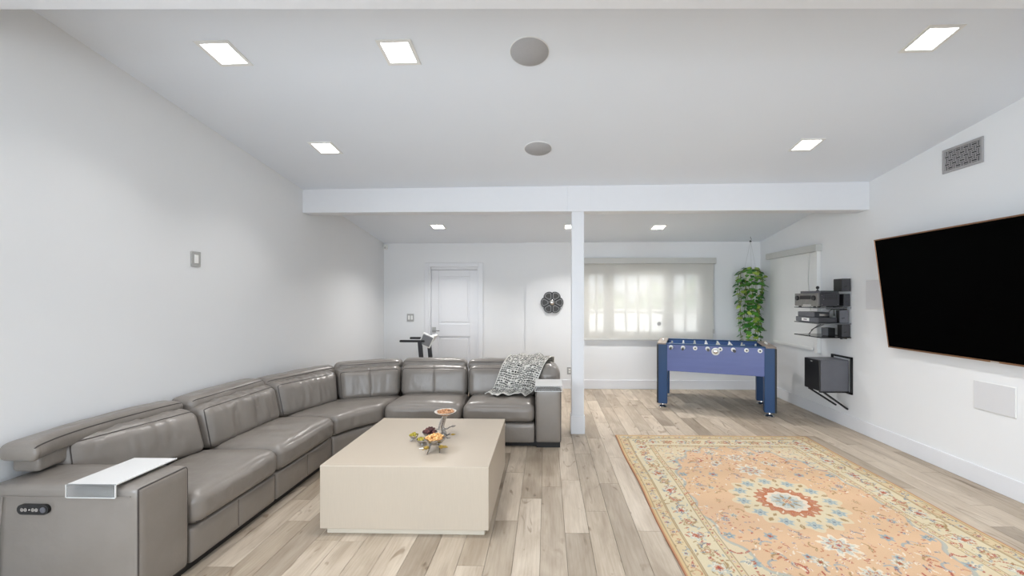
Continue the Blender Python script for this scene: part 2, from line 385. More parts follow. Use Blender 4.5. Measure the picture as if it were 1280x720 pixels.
# ------------------------------------------------------------------ roller shades
sh = thing('roller_shade', 'wide translucent roller shade over the far wall window, panes showing through', 'shade', (1.69, YS, .82))
yy = YS
obj('cassette', MB().rbox(.60, 2.78, yy-.09, yy-.001, 2.075, 2.175, .008, 2), m_lgrey, sh)
obj('fabric', MB().box(.625, 2.745, yy-.036, yy-.0345, .84, 2.09), m_solar, sh, fix=False)
obj('hem_bar', MB().rbox(.625, 2.745, yy-.045, yy-.025, .81, .845, .004, 2), m_lgrey, sh)
obj('pull_chain', MB().tube([(2.76, yy-.03, 2.08), (2.762, yy-.03, 1.5), (2.758, yy-.03, .96)], .0035, 6).rbox(2.75, 2.768, yy-.04, yy-.02, .93, 1.0, .003, 1), m_lgrey, sh)
dk = obj('shade_disc', MB().lathe([(.034, 0), (.034, .004), (.028, .006)], 20, Matrix.Translation((1.86, yy-.037, 1.09)) @ Matrix.Rotation(R(90), 4, 'X')), m_grey_plate, sh); dk['label'] = 'small round grey disc'
s2 = thing('roller_shade', 'closed opaque white roller shade on the right wall behind the stacked electronics', 'shade', (XR, 5.78, .83))
obj('cassette', MB().rbox(XR-.085, XR-.001, 5.20, 6.38, 2.115, 2.205, .008, 2), m_lgrey, s2)
obj('fabric', MB().box(XR-.036, XR-.034, 5.275, 6.33, .86, 2.13), m_opaque, s2, fix=False)
obj('hem_bar', MB().rbox(XR-.045, XR-.025, 5.33, 6.33, .83, .865, .004, 2), m_white, s2)
obj('side_channel', MB().rbox(XR-.05, XR-.001, 5.23, 5.28, .80, 2.12, .004, 2), m_white, s2)
obj('pull_chain', MB().tube([(XR-.06, 5.36, 2.12), (XR-.06, 5.39, 1.75), (XR-.06, 5.34, 1.35)], .004, 6), m_lgrey, s2)

# ------------------------------------------------------------------ ceiling fixtures
def on_ceiling(x, y):
    e = .01; nx = (ceil_z(x+e, y)-ceil_z(x-e, y))/(2*e); ny = (ceil_z(x, y+e)-ceil_z(x, y-e))/(2*e)
    N = Vector((-nx, -ny, 1)).normalized(); X = Vector((1, 0, nx)).normalized(); Y = N.cross(X)
    M = Matrix((X, Y, N)).transposed().to_4x4(); M.translation = Vector((x, y, ceil_z(x, y))); return M
LIGHTS = [(-1.985, 2.42, 'square recessed ceiling light nearest the left wall, close to the camera'),
          (-.91, 2.45, 'square recessed ceiling light left of the larger round ceiling speaker'),
          (2.31, 2.46, 'square recessed ceiling light nearest the right wall above the television'),
          (-1.99, 3.56, 'square recessed ceiling light on the left just before the cross beam'),
          (2.34, 3.66, 'square recessed ceiling light on the right just before the cross beam'),
          (-1.59, 5.83, 'small square ceiling light beyond the beam in front of the panelled door'),
          (.36, 5.87, 'small square ceiling light beyond the beam, partly behind the white post'),
          (1.65, 5.93, 'small square ceiling light beyond the beam in front of the shaded window')]
def make_light():
    o = thing('ceiling_light', '', 'light', (0, 0, 0), (0, 0, 0), 'square recessed ceiling lights')
    f = MB(); a, b = .105, .083
    for q in ((-a, a, -a, -b), (-a, a, b, a), (-a, -b, -b, b), (b, a, -b, b)): f.box(q[0], q[1], q[2], q[3], -.006, .004)
    obj('trim_ring', f, m_white, o, local=True)
    obj('diffuser', MB().box(-b, b, -b, b, -.003, .003), m_glow, o, local=True)
    return o
lp = make_light()
for i, (x, y, lb) in enumerate(LIGHTS):
    o = lp if i == 0 else copy_tree(lp); o['label'] = lb
    M = on_ceiling(x, y); o.location = M.translation; o.rotation_euler = M.to_euler(); WM[o] = M
    l = area('downlight', M @ Vector((0, 0, -.012)), M.to_euler(), .16, .16, LAMP_FAR if y > 4 else LAMP_NEAR_LEFT if x < -1.5 else LAMP_NEAR, (1, .975, .95), 122 if y > 4 else 105)
for x, y in ((.35, .2), (.35, -2.5)):   # the room's row of downlights goes on behind the camera
    M = on_ceiling(x, y); area('downlight', M @ Vector((0, 0, -.012)), M.to_euler(), .16, .16, LAMP_BEHIND, (1, .975, .95), 105)
for x, y, r, lb in ((-.105, 2.475, .118, 'larger looking round grey ceiling speaker nearest the camera'), (-.076, 3.64, .121, 'round grey ceiling speaker just before the cross beam')):
    M = on_ceiling(x, y); o = thing('ceiling_speaker', lb, 'speaker', M.translation, M.to_euler()); WM[o] = M
    obj('grille', MB().lathe([(r, .003), (r, -.006), (r*.97, -.009), (.001, -.010)], 48), m_speaker, o, True, local=True)
    obj('rim', MB().lathe([(r+.004, .003), (r+.004, -.004), (r+.0005, -.005), (r+.0005, .003)], 48), m_white, o, True, local=True)

# ------------------------------------------------------------------ wall plates
def plate(name, label, cat, M, w, h, rockers, m1=m_grey_plate):
    o = thing(name, label, cat, M.translation, M.to_euler()); WM[o] = M
    obj('plate', MB().rbox(-w/2, w/2, -h/2, h/2, 0, .008, .003, 2), m1, o, local=True)
    for (a, b, c, e) in rockers: obj('rocker' if 'switch' in name else 'socket', MB().rbox(a, b, c, e, .006, .013, .002, 2), m_white, o, local=True)
    return o
def face(pt, normal):
    N = Vector(normal); Y = Vector((0, 0, 1)); X = Y.cross(N); M = Matrix((X, Y, N)).transposed().to_4x4(); M.translation = Vector(pt); return M
plate('light_switch', 'single grey light switch plate high on the left wall', 'switch', face((XL+.001, 3.073, 1.822), (1, 0, 0)), .085, .118, [(-.017, .017, -.033, .033)])
plate('light_switch', 'double grey light switch plate beside the panelled door', 'switch', face((-2.30, YB-.001, 1.182), (0, -1, 0)), .118, .128, [(-.04, -.008, -.035, .035), (.008, .04, -.035, .035)])
plate('wall_outlet', 'grey electrical outlet low on the wall left of the white post', 'outlet', face((.385, YS-.001, .30), (0, -1, 0)), .08, .12, [(-.017, .017, .006, .036), (-.017, .017, -.036, -.006)])
o = thing('motion_sensor', 'small white sensor in the top left corner of the far wall', 'sensor', (-2.71, YB-.04, 2.33))
obj('housing', MB().rbox(-2.745, -2.685, YB-.05, YB-.002, 2.335, 2.415, .01, 3), m_white, o); obj('lens', MB().rbox(-2.73, -2.70, YB-.055, YB-.048, 2.345, 2.375, .002, 1), m_lgrey, o)

# flower disc
M = face((.094, YS-.002, 1.44), (0, -1, 0)); o = thing('wall_speaker', 'dark six-petal flower shaped disc on the far wall left of the post', 'wall ornament', M.translation, M.to_euler()); WM[o] = M
pts = []
for k in range(96):
    a = 2*PI*k/96; lobe = abs(math.cos(3*(a-0))) ; pts.append(((.162+.028*lobe**.7)*math.cos(a), (.162+.028*lobe**.7)*math.sin(a)))
obj('backing', MB().prism(pts, .03), m_black, o, local=True)
m_petal = mat('petal_rim', (120, 120, 120), .4); m_petal_in = mat('petal_mesh', (62, 62, 62), .7, noise_amt=.2, noise_scale=200)
for k in range(6):
    a = R(30)+k*PI/3-R(30); P = Matrix.Rotation(a, 4, 'Z')
    def petal(sc):
        q = [(.055, -.022), (.135, -.066), (.168, -.052), (.182, 0), (.168, .052), (.135, .066), (.055, .022)]
        cx = .125; return [(cx+(x-cx)*sc, y*sc) for x, y in q]
    p = obj('petal', MB().prism(petal(.96), .012, P @ Matrix.Translation((0, 0, .028))), m_petal, o, local=True)
    obj('petal_inset', MB().prism(petal(.7), .006, M @ P @ Matrix.Translation((0, 0, .037))), m_petal_in, p)
obj('hub', MB().lathe([(.045, .03), (.045, .048), (.035, .056), (.012, .06)], 24), m_silver, o, True, local=True)

# vent on the right wall
vy0, vy1, vz0, vz1 = 3.31, 3.645, 2.615, 2.825
vt = thing('air_vent', 'grey metal air vent with basket weave grille high on the right wall', 'vent', (XR, (vy0+vy1)/2, vz0))
X0 = XR-.001
fr = MB().rbox(X0-.012, X0, vy0, vy1, vz0, vz0+.022, .003, 1).rbox(X0-.012, X0, vy0, vy1, vz1-.022, vz1, .003, 1).rbox(X0-.012, X0, vy0, vy0+.022, vz0+.02, vz1-.02, .003, 1).rbox(X0-.012, X0, vy1-.022, vy1, vz0+.02, vz1-.02, .003, 1)
m_vent = mat('vent_metal', (164, 162, 162), .5)
obj('frame', fr, m_vent, vt); obj('backing', MB().box(X0-.003, X0-.001, vy0+.015, vy1-.015, vz0+.015, vz1-.015), m_black, vt)
gr = MB(); gy0, gy1, gz0, gz1 = vy0+.022, vy1-.022, vz0+.022, vz1-.022; nc, nr_ = 9, 5; cw = (gy1-gy0)/nc; ch = (gz1-gz0)/nr_
for i in range(nc):
    for j in range(nr_):
        ya = gy0+i*cw; za = gz0+j*ch
        if (i+j) % 2:
            for k in range(2): gr.box(X0-.009, X0-.003, ya-.003, ya+cw+.003, za+ch*(k+.5)/2-.003, za+ch*(k+.5)/2+.003)
        else:
            for k in range(2): gr.box(X0-.0085, X0-.003, ya+cw*(k+.5)/2-.003, ya+cw*(k+.5)/2+.003, za-.003, za+ch+.003)
g = obj('weave_grille', gr, m_vent, vt)

# in-wall speakers
def wallspk(label, y0, y1, z0, z1):
    o = thing('wall_speaker_panel', label, 'speaker', (XR, (y0+y1)/2, z0))
    obj('frame', MB().rbox(XR-.007, XR-.001, y0, y1, z0, z1, .002, 1), m_white, o); obj('grille', MB().rbox(XR-.010, XR-.006, y0+.006, y1-.006, z0+.006, z1-.006, .001, 1), m_wspk, o)
wallspk('pale grey in-wall speaker panel half behind the left edge of the television', 4.17, 4.50, 1.39, 1.715)
wallspk('pale grey in-wall speaker panel low on the wall beneath the television', 3.085, 3.39, .61, .845)

# ------------------------------------------------------------------ television
zt0, zt1, ty0, ty1 = 1.015, 2.106, 2.21, 4.15
xb, xt = 3.475, 3.33; H = zt1-zt0; ang = math.atan2(xb-xt, H)
tv = thing('television', 'huge black flat television tilted down from the right wall, thin bronze edge', 'television', (xb, (ty0+ty1)/2, zt0))
u = Vector((xt-xb, 0, H)).normalized(); nrm = Vector((-u.z, 0, u.x)); Lh = math.hypot(xt-xb, H)
def tvbox(mb, y0, y1, h0, h1, d0, d1, r=.002):
    M = Matrix((u, Vector((0, 1, 0)), nrm)).transposed().to_4x4(); M.translation = Vector((xb, 0, zt0)); return mb.rbox(h0, h1, y0, y1, d0, d1, r, 1, M)
obj('back_shell', tvbox(MB(), ty0+.01, ty1-.01, .01, Lh-.01, -.03, -.002), m_black, tv)
bz = MB(); tvbox(bz, ty0, ty1, 0, .014, -.012, .004); tvbox(bz, ty0, ty1, Lh-.012, Lh, -.012, .004); tvbox(bz, ty0, ty0+.01, .01, Lh-.01, -.012, .004); tvbox(bz, ty1-.010, ty1, .01, Lh-.01, -.012, .004)
bzo = obj('bezel', bz, m_copper, tv); bzo['label'] = 'thin bronze bezel'
obj('screen', tvbox(MB(), ty0+.009, ty1-.009, .012, Lh-.011, -.003, .001, .0005), m_tv, tv)
lg = obj('maker_badge', tvbox(MB(), (ty0+ty1)/2-.03, (ty0+ty1)/2+.03, .003, .010, .004, .006, .0005), m_lgrey, tv)
obj('wall_mount', MB().box(XR-.03, XR-.002, 2.9, 3.5, 1.35, 1.75).box(3.46, XR-.01, 3.0, 3.06, 1.40, 1.62).box(3.46, XR-.01, 3.34, 3.4, 1.40, 1.62), m_black, tv)

# ------------------------------------------------------------------ electronics on the right wall
def shelf(label, z, m):
    o = thing('wall_shelf', label, 'shelf', (XR-.001, 4.95, z-.012))
    obj('board', MB().rbox(3.17, XR-.012, 4.70, 5.20, z-.012, z, .004, 2), m, o)
    obj('wall_bracket', MB().rbox(XR-.012, XR-.001, 4.78, 5.12, z-.03, z+.006, .002, 1), m_black, o)
    obj('bracket_knob', MB().lathe([(.012, -.03), (.014, -.022), (.012, -.012)], 12, Matrix.Translation((3.46, 4.78, z))), m_dark, o)
    return o
m_glassdark = mat('smoked_glass', (96, 98, 100), .12, noise_amt=.02)
shelf('topmost grey glass wall shelf carrying the large receiver', 1.405, m_glassdark)
shelf('middle grey glass wall shelf carrying two slim black boxes', 1.222, m_glassdark)
shelf('lowest black glass wall shelf, nearly bare', 1.062, m_blackgloss)
# receiver: front faces into the room (-x)
m_rcv = mat('receiver_face', (120, 118, 116), .35, metal=.5, noise_amt=.1)
rv = thing('receiver', 'large charcoal receiver with two round knobs on the topmost wall shelf', 'receiver', (3.33, 4.97, 1.405))
obj('body', MB().rbox(3.19, 3.42, 4.75, 5.185, 1.418, 1.568, .003, 1), m_dark, rv)
obj('front_panel', MB().rbox(3.172, 3.192, 4.745, 5.19, 1.416, 1.572, .003, 1), m_rcv, rv)
for y in (4.82, 5.13): obj('knob', MB().lathe([(.03, 0), (.03, .012), (.026, .018), (.004, .018)], 20, Matrix.Translation((3.172, y, 1.515)) @ Matrix.Rotation(R(-90), 4, 'Y')), m_black, rv, True)
obj('display', MB().rbox(3.169, 3.173, 4.88, 5.08, 1.50, 1.545, .001, 1), m_black, rv); obj('label_strip', MB().box(3.169, 3.173, 4.87, 5.02, 1.422, 1.436), m_lgrey, rv)
for y in (4.79, 5.14):
    for x in (3.21, 3.39): obj('foot', MB().lathe([(.016, 0), (.018, .014)], 12, Matrix.Translation((x, y, 1.4055))), m_black, rv)
vs_ = MB()
for i in range(6):
    for k in range(3): vs_.box(3.25+i*.025, 3.265+i*.025, 4.7485, 4.7505, 1.50+k*.02, 1.51+k*.02)
obj('vent_slots', vs_, m_black, rv)
for q in ((3.215, 1.545), (3.215, 1.44), (3.40, 1.44), (3.235, 1.50)): obj('screw', MB().lathe([(.005, 0), (.005, .003)], 8, Matrix.Translation((q[0], 4.75, q[1])) @ Matrix.Rotation(R(90), 4, 'X')), m_silver, rv)
def dev(name, label, cat, x0, x1, y0, y1, z0, z1, m=m_dark, extra=None):
    o = thing(name, label, cat, ((x0+x1)/2, (y0+y1)/2, z0))
    obj('case', MB().rbox(x0+.006, x1, y0, y1, z0, z1, .003, 1), m, o)
    obj('front_panel', MB().rbox(x0, x0+.008, y0, y1, z0+.003, z1-.001, .002, 1), m_dgrey, o)
    return o
o = dev('media_player', 'flat dark media box lying on top of the large receiver', 'media box', 3.20, 3.42, 4.76, 5.12, 1.569, 1.60)
o = thing('webcam', 'small round black camera on top of the flat media box', 'camera', (3.24, 4.93, 1.60))
obj('stand', MB().lathe([(.018, 1.6), (.016, 1.606), (.006, 1.61), (.006, 1.625)], 12, Matrix.Translation((3.24, 4.86, 0))), m_black, o, True)
obj('ball', MB().lathe([(.002, 1.62), (.013, 1.624), (.019, 1.638), (.013, 1.654), (.002, 1.658)], 14, Matrix.Translation((3.24, 4.86, 0))), m_black, o, True)
o = dev('disc_player', 'lower slim black player with a white label, on the middle wall shelf', 'media box', 3.18, 3.40, 4.76, 5.18, 1.224, 1.284)
obj('label_strip', MB().box(3.178, 3.181, 4.92, 5.06, 1.236, 1.272), m_white, o); obj('label_marks', MB().box(3.1765, 3.1785, 4.96, 5.02, 1.250, 1.260), m_dark, o)
o = dev('set_top_box', 'upper slim black box stacked on the player with white label', 'media box', 3.20, 3.38, 4.86, 5.17, 1.285, 1.345)
obj('port_strip', MB().box(3.26, 3.36, 4.857, 4.861, 1.30, 1.325), m_silver, o)
def satellite(label, x0, x1, y0, y1, z0, z1, rz=0, m=m_dark, mount=True):
    c = Vector(((x0+x1)/2, (y0+y1)/2, z0)); o = thing('satellite_speaker', label, 'speaker', c, (0, 0, rz), 'small cube speakers by the wall shelves')
    dx, dy, h = (x1-x0)/2, (y1-y0)/2, z1-z0
    obj('cabinet', MB().rbox(-dx, dx, -dy, dy, 0, h, .004, 2), m, o, local=True)
    obj('grille', MB().rbox(-dx-.006, -dx, -dy+.004, dy-.004, .004, h-.004, .002, 1), m_black, o, local=True)
    obj('badge', MB().rbox(-dx*.3, dx*.4, -dy-.002, -dy+.001, h*.36, h*.42, .0005, 1, Matrix.Rotation(R(-14), 4, 'Y')), m_black, o, local=True)
    if mount: obj('mount', MB().box(dx-.002, XR-c.x-.001 if rz == 0 else dx+.01, -.012, .012, h*.4, h*.6), m_black, o, local=True)
    return o
satellite('topmost small dark cube speaker, on the wall above the receiver', 3.415, 3.51, 4.70, 4.84, 1.592, 1.74)
satellite('small dark cube speaker on the wall just right of the receiver', 3.45, 3.515, 4.715, 4.80, 1.42, 1.562)
satellite('small grey cube speaker turned askew at the end of the middle shelf', 3.415, 3.505, 4.72, 4.80, 1.2225, 1.375, R(-12), m_dgrey, False)
satellite('small dark cube speaker standing on the end of the lowest shelf', 3.425, 3.512, 4.71, 4.79, 1.0625, 1.215, 0, m_dark, False)
o = dev('power_adapter', 'squat black box behind the cube speaker on the lowest shelf', 'adapter', 3.33, 3.42, 4.82, 4.93, 1.0625, 1.16, m_black)
cb = MB(); cb.tube([(3.40, 4.90, 1.35), (3.41, 4.87, 1.375), (3.43, 4.86, 1.385), (3.46, 4.9, 1.36), (3.5, 4.95, 1.30)], .004, 6)
tag(obj('cable', cb, m_black, smooth=True), 'thin black cable looping above the boxes on the middle shelf', 'cable'); cb = MB()
cb.tube([(3.40, 5.0, 1.205), (3.36, 5.04, 1.17), (3.30, 5.06, 1.12), (3.27, 5.05, 1.067)], .004, 6)
tag(obj('cable', cb, m_black, smooth=True), 'left one of two thin black cables hanging to the lowest shelf', 'cable'); cb = MB()
cb.tube([(3.36, 4.9, 1.205), (3.34, 4.95, 1.18), (3.31, 5.03, 1.14), (3.27, 5.07, 1.066)], .004, 6)
tag(obj('cable', cb, m_black, smooth=True), 'right one of two thin black cables hanging to the lowest shelf', 'cable')

# subwoofer + bracket
sb = thing('subwoofer', 'big grey sided subwoofer box on a black bracket below the shelves', 'speaker', (3.335, 4.855, .43))
obj('cabinet', MB().rbox(3.185, 3.503, 4.72, 4.99, .43, .793, .006, 3), m_dgrey, sb)
obj('front_grille', MB().rbox(3.165, 3.186, 4.722, 4.988, .432, .791, .006, 2), m_black, sb); obj('badge', MB().rbox(3.162, 3.166, 4.84, 4.87, .76, .768, .001, 1), m_lgrey, sb)
bk = thing('wall_bracket', 'black metal wall bracket holding up the subwoofer', 'bracket', (XR-.002, 4.85, .24))
obj('back_plate', MB().box(XR-.022, XR-.002, 4.69, 4.71, .40, .83).box(XR-.022, XR-.002, 5.0, 5.02, .40, .83).box(XR-.022, XR-.002, 4.69, 5.02, .81, .83).box(XR-.022, XR-.002, 4.69, 5.02, .40, .42), m_black, bk)
obj('support_arm', MB().box(3.2, XR-.003, 4.75, 4.78, .408, .428), m_black, bk); obj('support_arm', MB().box(3.2, XR-.003, 4.94, 4.97, .408, .428), m_black, bk)
for (y, xs) in ((4.765, 3.25), (4.955, 3.22)):
    L = Vector((XR-.008-xs, 0, .22-.415)); M = Matrix.Translation((xs, y, .412)) @ Matrix.Rotation(-math.atan2(L.z, L.x), 4, 'Y')
    obj('strut', MB().box(0, L.length, -.013, .013, -.012, .006, M), m_black, bk)

# ------------------------------------------------------------------ foosball table
fb = thing('foosball_table', 'blue foosball table with chrome feet near the far right corner', 'game table', (2.345, 5.71, 0), (0, 0, R(-19.5)))
L2, W2 = .705, .365; FM = WM[fb]
def fo(nm, mb, m, p=None, smooth=False):
    if p is None: return obj(nm, mb, m, fb, smooth, local=True)
    mb.v = [tuple(FM @ Vector(q)) for q in mb.v]; return obj(nm, mb, m, p, smooth)
fo('side_panel', MB().rbox(-L2+.09, L2-.09, -W2, -W2+.03, .51, .875, .003, 1), m_blue_panel)
fo('side_panel', MB().rbox(-L2+.09, L2-.09, W2-.03, W2, .51, .875, .003, 1), m_blue_panel)
fo('end_panel', MB().rbox(-L2, -L2+.03, -W2+.05, W2-.05, .51, .875, .003, 1), m_blue); fo('end_panel', MB().rbox(L2-.03, L2, -W2+.05, W2-.05, .51, .875, .003, 1), m_blue)
for sx in (-1, 1):
    for sy in (-1, 1):
        xa, xb_ = sorted((sx*(L2+.012), sx*(L2-.115))); ya, yb_ = sorted((sy*(W2+.008), sy*(W2-.10)))
        lg = fo('leg', MB().rbox(xa, xb_, ya, yb_, .055, .875, .004, 1), m_blue)
        xo = sx*(L2+.012); fo('edge_strip', MB().rbox(min(xo-sx*.012, xo+sx*.010), max(xo-sx*.012, xo+sx*.010), ya-.004, yb_+.004, .06, .872, .002, 1), m_black, lg)
        fo('foot', MB().lathe([(.058, 0), (.06, .008), (.05, .018), (.02, .03), (.016, .06)], 20, Matrix.Translation(((xa+xb_)/2, (ya+yb_)/2, 0))), m_chrome, lg, True)
fo('top_rail', MB().rbox(-L2+.10, L2-.10, -W2-.004, -W2+.05, .872, .892, .004, 1), m_blue); fo('top_rail', MB().rbox(-L2+.10, L2-.10, W2-.05, W2+.004, .872, .892, .004, 1), m_blue)
for s in (-1, 1):
    a, b = sorted((s*(L2+.02), s*(L2-.10))); e = fo('end_cap', MB().rbox(a, b, -W2-.01, W2+.01, .872, .894, .005, 2), m_tan)
    fo('score_marker', MB().tube([(s*(L2-.04), -.07, .905), (s*(L2-.04), .07, .905)], .012, 8), m_white, e, True)
for s in (-1, 1): fo('inner_wall', MB().box(-L2+.11, L2-.11, min(s*(W2-.035), s*(W2-.05)), max(s*(W2-.035), s*(W2-.05)), .74, .872), m_blue_in)
fo('playfield', MB().box(-L2+.05, L2-.05, -W2+.04, W2-.04, .73, .745), m_pitch)
counts = [1, 2, 3, 5, 5, 3, 2, 1]; grips = {0, 1, 3, 5}
for k in range(8):
    X = -L2+.165+k*(2*L2-.33)/7; z = .838; front = k in grips
    ya, yb_ = (-W2-.10, W2+.03) if front else (-W2-.02, W2+.18)
    rd = fo('rod', MB().tube([(X, ya, z), (X, yb_, z)], .007, 8), m_chrome, None, True)
    hy = (-W2-.19, -W2-.08) if front else (W2+.09, W2+.2)
    fo('handle', MB().lathe([(.012, 0), (.017, .01), (.017, .1), (.012, .11)], 12, Matrix.Translation((X, hy[0], z)) @ Matrix.Rotation(R(-90), 4, 'X')), m_dark, rd, True)
    fo('bearing', MB().lathe([(.028, 0), (.028, .008), (.016, .012), (.010, .012)], 20, Matrix.Translation((X, -W2, z)) @ Matrix.Rotation(R(90), 4, 'X')), m_white, rd, True)
    if not front: fo('end_cap', MB().lathe([(.010, 0), (.010, .015), (.006, .02)], 12, Matrix.Translation((X, -W2-.012, z)) @ Matrix.Rotation(R(90), 4, 'X')), m_black, rd, True)
    nP = counts[k]
    for j in range(nP):
        Y = (j-(nP-1)/2)*(.55/max(nP, 2.2)); tm = m_white if k % 2 else m_lgrey
        fo('player', MB().lathe([(.012, -.085), (.014, -.07), (.010, -.05), (.018, -.03), (.020, .0), (.016, .02), (.008, .024), (.012, .034), (.012, .044), (.004, .052)], 8, Matrix.Translation((X, Y, z))), tm, rd, True)
rg = fo('ball_cup', MB().lathe([(.05, 0), (.05, .012), (.036, .018), (.034, .004), (.001, .004)], 28, Matrix.Translation((.02, -W2-.0005, .805)) @ Matrix.Rotation(R(90), 4, 'X')), m_white, None, True)
fo('cup_centre', MB().lathe([(.03, 0), (.03, .012), (.02, .016), (.001, .016)], 20, Matrix.Translation((.02, -W2-.004, .805)) @ Matrix.Rotation(R(90), 4, 'X')), m_silver, rg, True)

# ------------------------------------------------------------------ hanging plant
px, py = 3.235, 6.42
pl = thing('hanging_plant', 'trailing green pothos hanging from the ceiling in the far right corner', 'plant', (px, py, .78))
zt = 1.93
obj('pot', MB().lathe([(.06, zt-.14), (.085, zt-.12), (.105, zt-.01), (.11, zt), (.1, zt), (.095, zt-.02)], 24, Matrix.Translation((px, py, 0))), m_pot, pl, True)
obj('soil', MB().lathe([(.094, zt-.03), (.094, zt-.02), (.001, zt-.015)], 20, Matrix.Translation((px, py, 0))), mat('soil', (60, 45, 35), .9), pl)
hk = ceil_z(px, py)
for a in (R(10), R(130), R(250)): obj('cord', MB().tube([(px+.105*math.cos(a), py+.105*math.sin(a), zt-.005), (px, py, hk-.07)], .002, 5), m_lgrey, pl)
obj('hook', MB().tube([(px, py, hk), (px, py, hk-.02), (px+.012, py, hk-.035), (px+.01, py, hk-.055), (px-.008, py, hk-.06)], .003, 6).lathe([(.014, hk-.085), (.016, hk-.075), (.012, hk-.065)], 10, Matrix.Translation((px, py, 0))), m_dark, pl, True)
def leaf_mesh(k):
    v = []; f = []; rows = 5
    prof = [(0, 0), (.62, -.18), (.95, .2), (.8, .75), (.42, 1.2), (0, 1.55)]
    mb = MB(); outline = [(0, .0)]+[(a, b) for a, b in prof[1:-1]]; s = .5
    left = [Vector((-a*s, b*s, -abs(a)*.12*s-.08*b*b*s)) for a, b in prof]; mid = [Vector((0, max(0, b)*s, .05*s-.08*b*b*s)) for a, b in prof]; right = [Vector((a*s, b*s, -abs(a)*.12*s-.08*b*b*s)) for a, b in prof]
    n = len(prof); vv = left+mid+right
    for i in range(n-1): f.append((i, n+i, n+i+1, i+1)); f.append((n+i, 2*n+i, 2*n+i+1, n+i+1))
    me = bpy.data.meshes.new('leaf'); me.from_pydata(vv, [], f); me.materials.append(m_leaf[k]); me.polygons.foreach_set('use_smooth', [True]*len(f)); me.update(); return me
LM = [leaf_mesh(k) for k in range(3)]
pr = random.Random(5); vines = MB(); nleaf = 0
inv = WM[pl].inverted()
def leaf_at(p, out, size, col):
    o = bpy.data.objects.new('leaf', LM[col]); COL.objects.link(o); o.parent = pl
    d = Vector((out.x+pr.uniform(-.4, .4), out.y+pr.uniform(-.4, .4), pr.uniform(-1.2, -.1))).normalized()
    upn = Vector((out.x+pr.uniform(-.3, .3), out.y+pr.uniform(-.3, .3), .5+pr.uniform(0, .6))).normalized(); X = d.cross(upn).normalized(); Z = X.cross(d)
    M = Matrix((X, d, Z)).transposed().to_4x4(); M.translation = p; M = inv @ M
    o.location = M.translation; o.rotation_euler = M.to_euler(); o.scale = (size,)*3
for i in range(17):
    a = 2*PI*i/17+pr.uniform(-.2, .2); out = Vector((math.cos(a), math.sin(a), 0)); rad = pr.uniform(.13, .2)
    zend = pr.choice((.80, .85, .95, 1.1, .82)); 
    if py+out.y*rad > YS-.1: rad *= .6
    path = [Vector((px, py, zt-.01))+out*.05, Vector((px, py, zt+.04))+out*.09, Vector((px, py, zt-.02))+out*(rad*.9)]
    z = zt-.1; wob = pr.uniform(0, 6)
    while z > zend:
        rr_ = rad*(1-.28*(zt-z)/1.1); path.append(Vector((px, py, z))+out*(rr_+.02*math.sin(z*9+wob))+Vector((-out.y, out.x, 0))*.03*math.sin(z*6+wob)); z -= .09
    vines.tube(path, .0035, 5)
    for q in path[1:]:
        for _ in range(1 if pr.random() < .72 else 2):
            if nleaf < 285:
                leaf_at(q+Vector((pr.uniform(-.03, .03), pr.uniform(-.03, .03), pr.uniform(-.03, .03))), out, pr.uniform(.062, .105), pr.choice((0, 0, 1, 1, 1, 2))); nleaf += 1
vo = obj('vines', vines, m_stem, pl, True); vo['kind'] = 'stuff'

# ------------------------------------------------------------------ treadmill behind the sofa
tm = thing('treadmill', 'folding treadmill with black handrails standing behind the grey sofa', 'treadmill', (-2.0, 5.97, 0))
obj('deck', MB().rbox(-2.68, -1.45, 5.72, 6.24, .03, .13, .02, 3), m_dark, tm); obj('belt', MB().rbox(-2.66, -1.75, 5.79, 6.17, .128, .134, .002, 1), m_black, tm); obj('motor_hood', MB().rbox(-1.76, -1.47, 5.73, 6.23, .12, .2, .03, 3), m_dgrey, tm)
for x in (-2.6, -1.55):
    for y in (5.78, 6.18): obj('foot', MB().lathe([(.03, 0), (.025, .035)], 12, Matrix.Translation((x, y, 0))), m_black, tm)
for y in (5.76, 6.20):
    obj('upright', MB().rbox(-.03, .03, -.02, .02, 0, .76, .006, 2, Matrix.Translation((-1.77, y, .14)) @ Matrix.Rotation(R(-5), 4, 'Y')), m_dark, tm)
    obj('handrail', MB().rbox(-2.13, -1.76, y-.02, y+.02, .872, .905, .012, 3), m_black, tm)
M = Matrix.Translation((-1.735, 5.98, .90)) @ Matrix.Rotation(R(34), 4, 'Y') @ Matrix.Rotation(R(0), 4, 'Z')
cn = obj('console', MB().rbox(-.02, .02, -.20, .20, -.07, .06, .01, 3, M), m_white, tm)
M2 = Matrix.Translation((-1.74, 5.76, .90)) @ Matrix.Rotation(R(24), 4, 'Y')
obj('console_side', MB().rbox(-.075, .075, -.012, .012, -.075, .075, .01, 2, M2), mat('console_grey', (128, 128, 130), .5), cn)
obj('console_side_frame', MB().rbox(-.09, .09, -.008, .014, -.092, .092, .012, 2, Matrix.Translation((-1.74, 5.766, .90)) @ Matrix.Rotation(R(24), 4, 'Y')), m_white, cn)

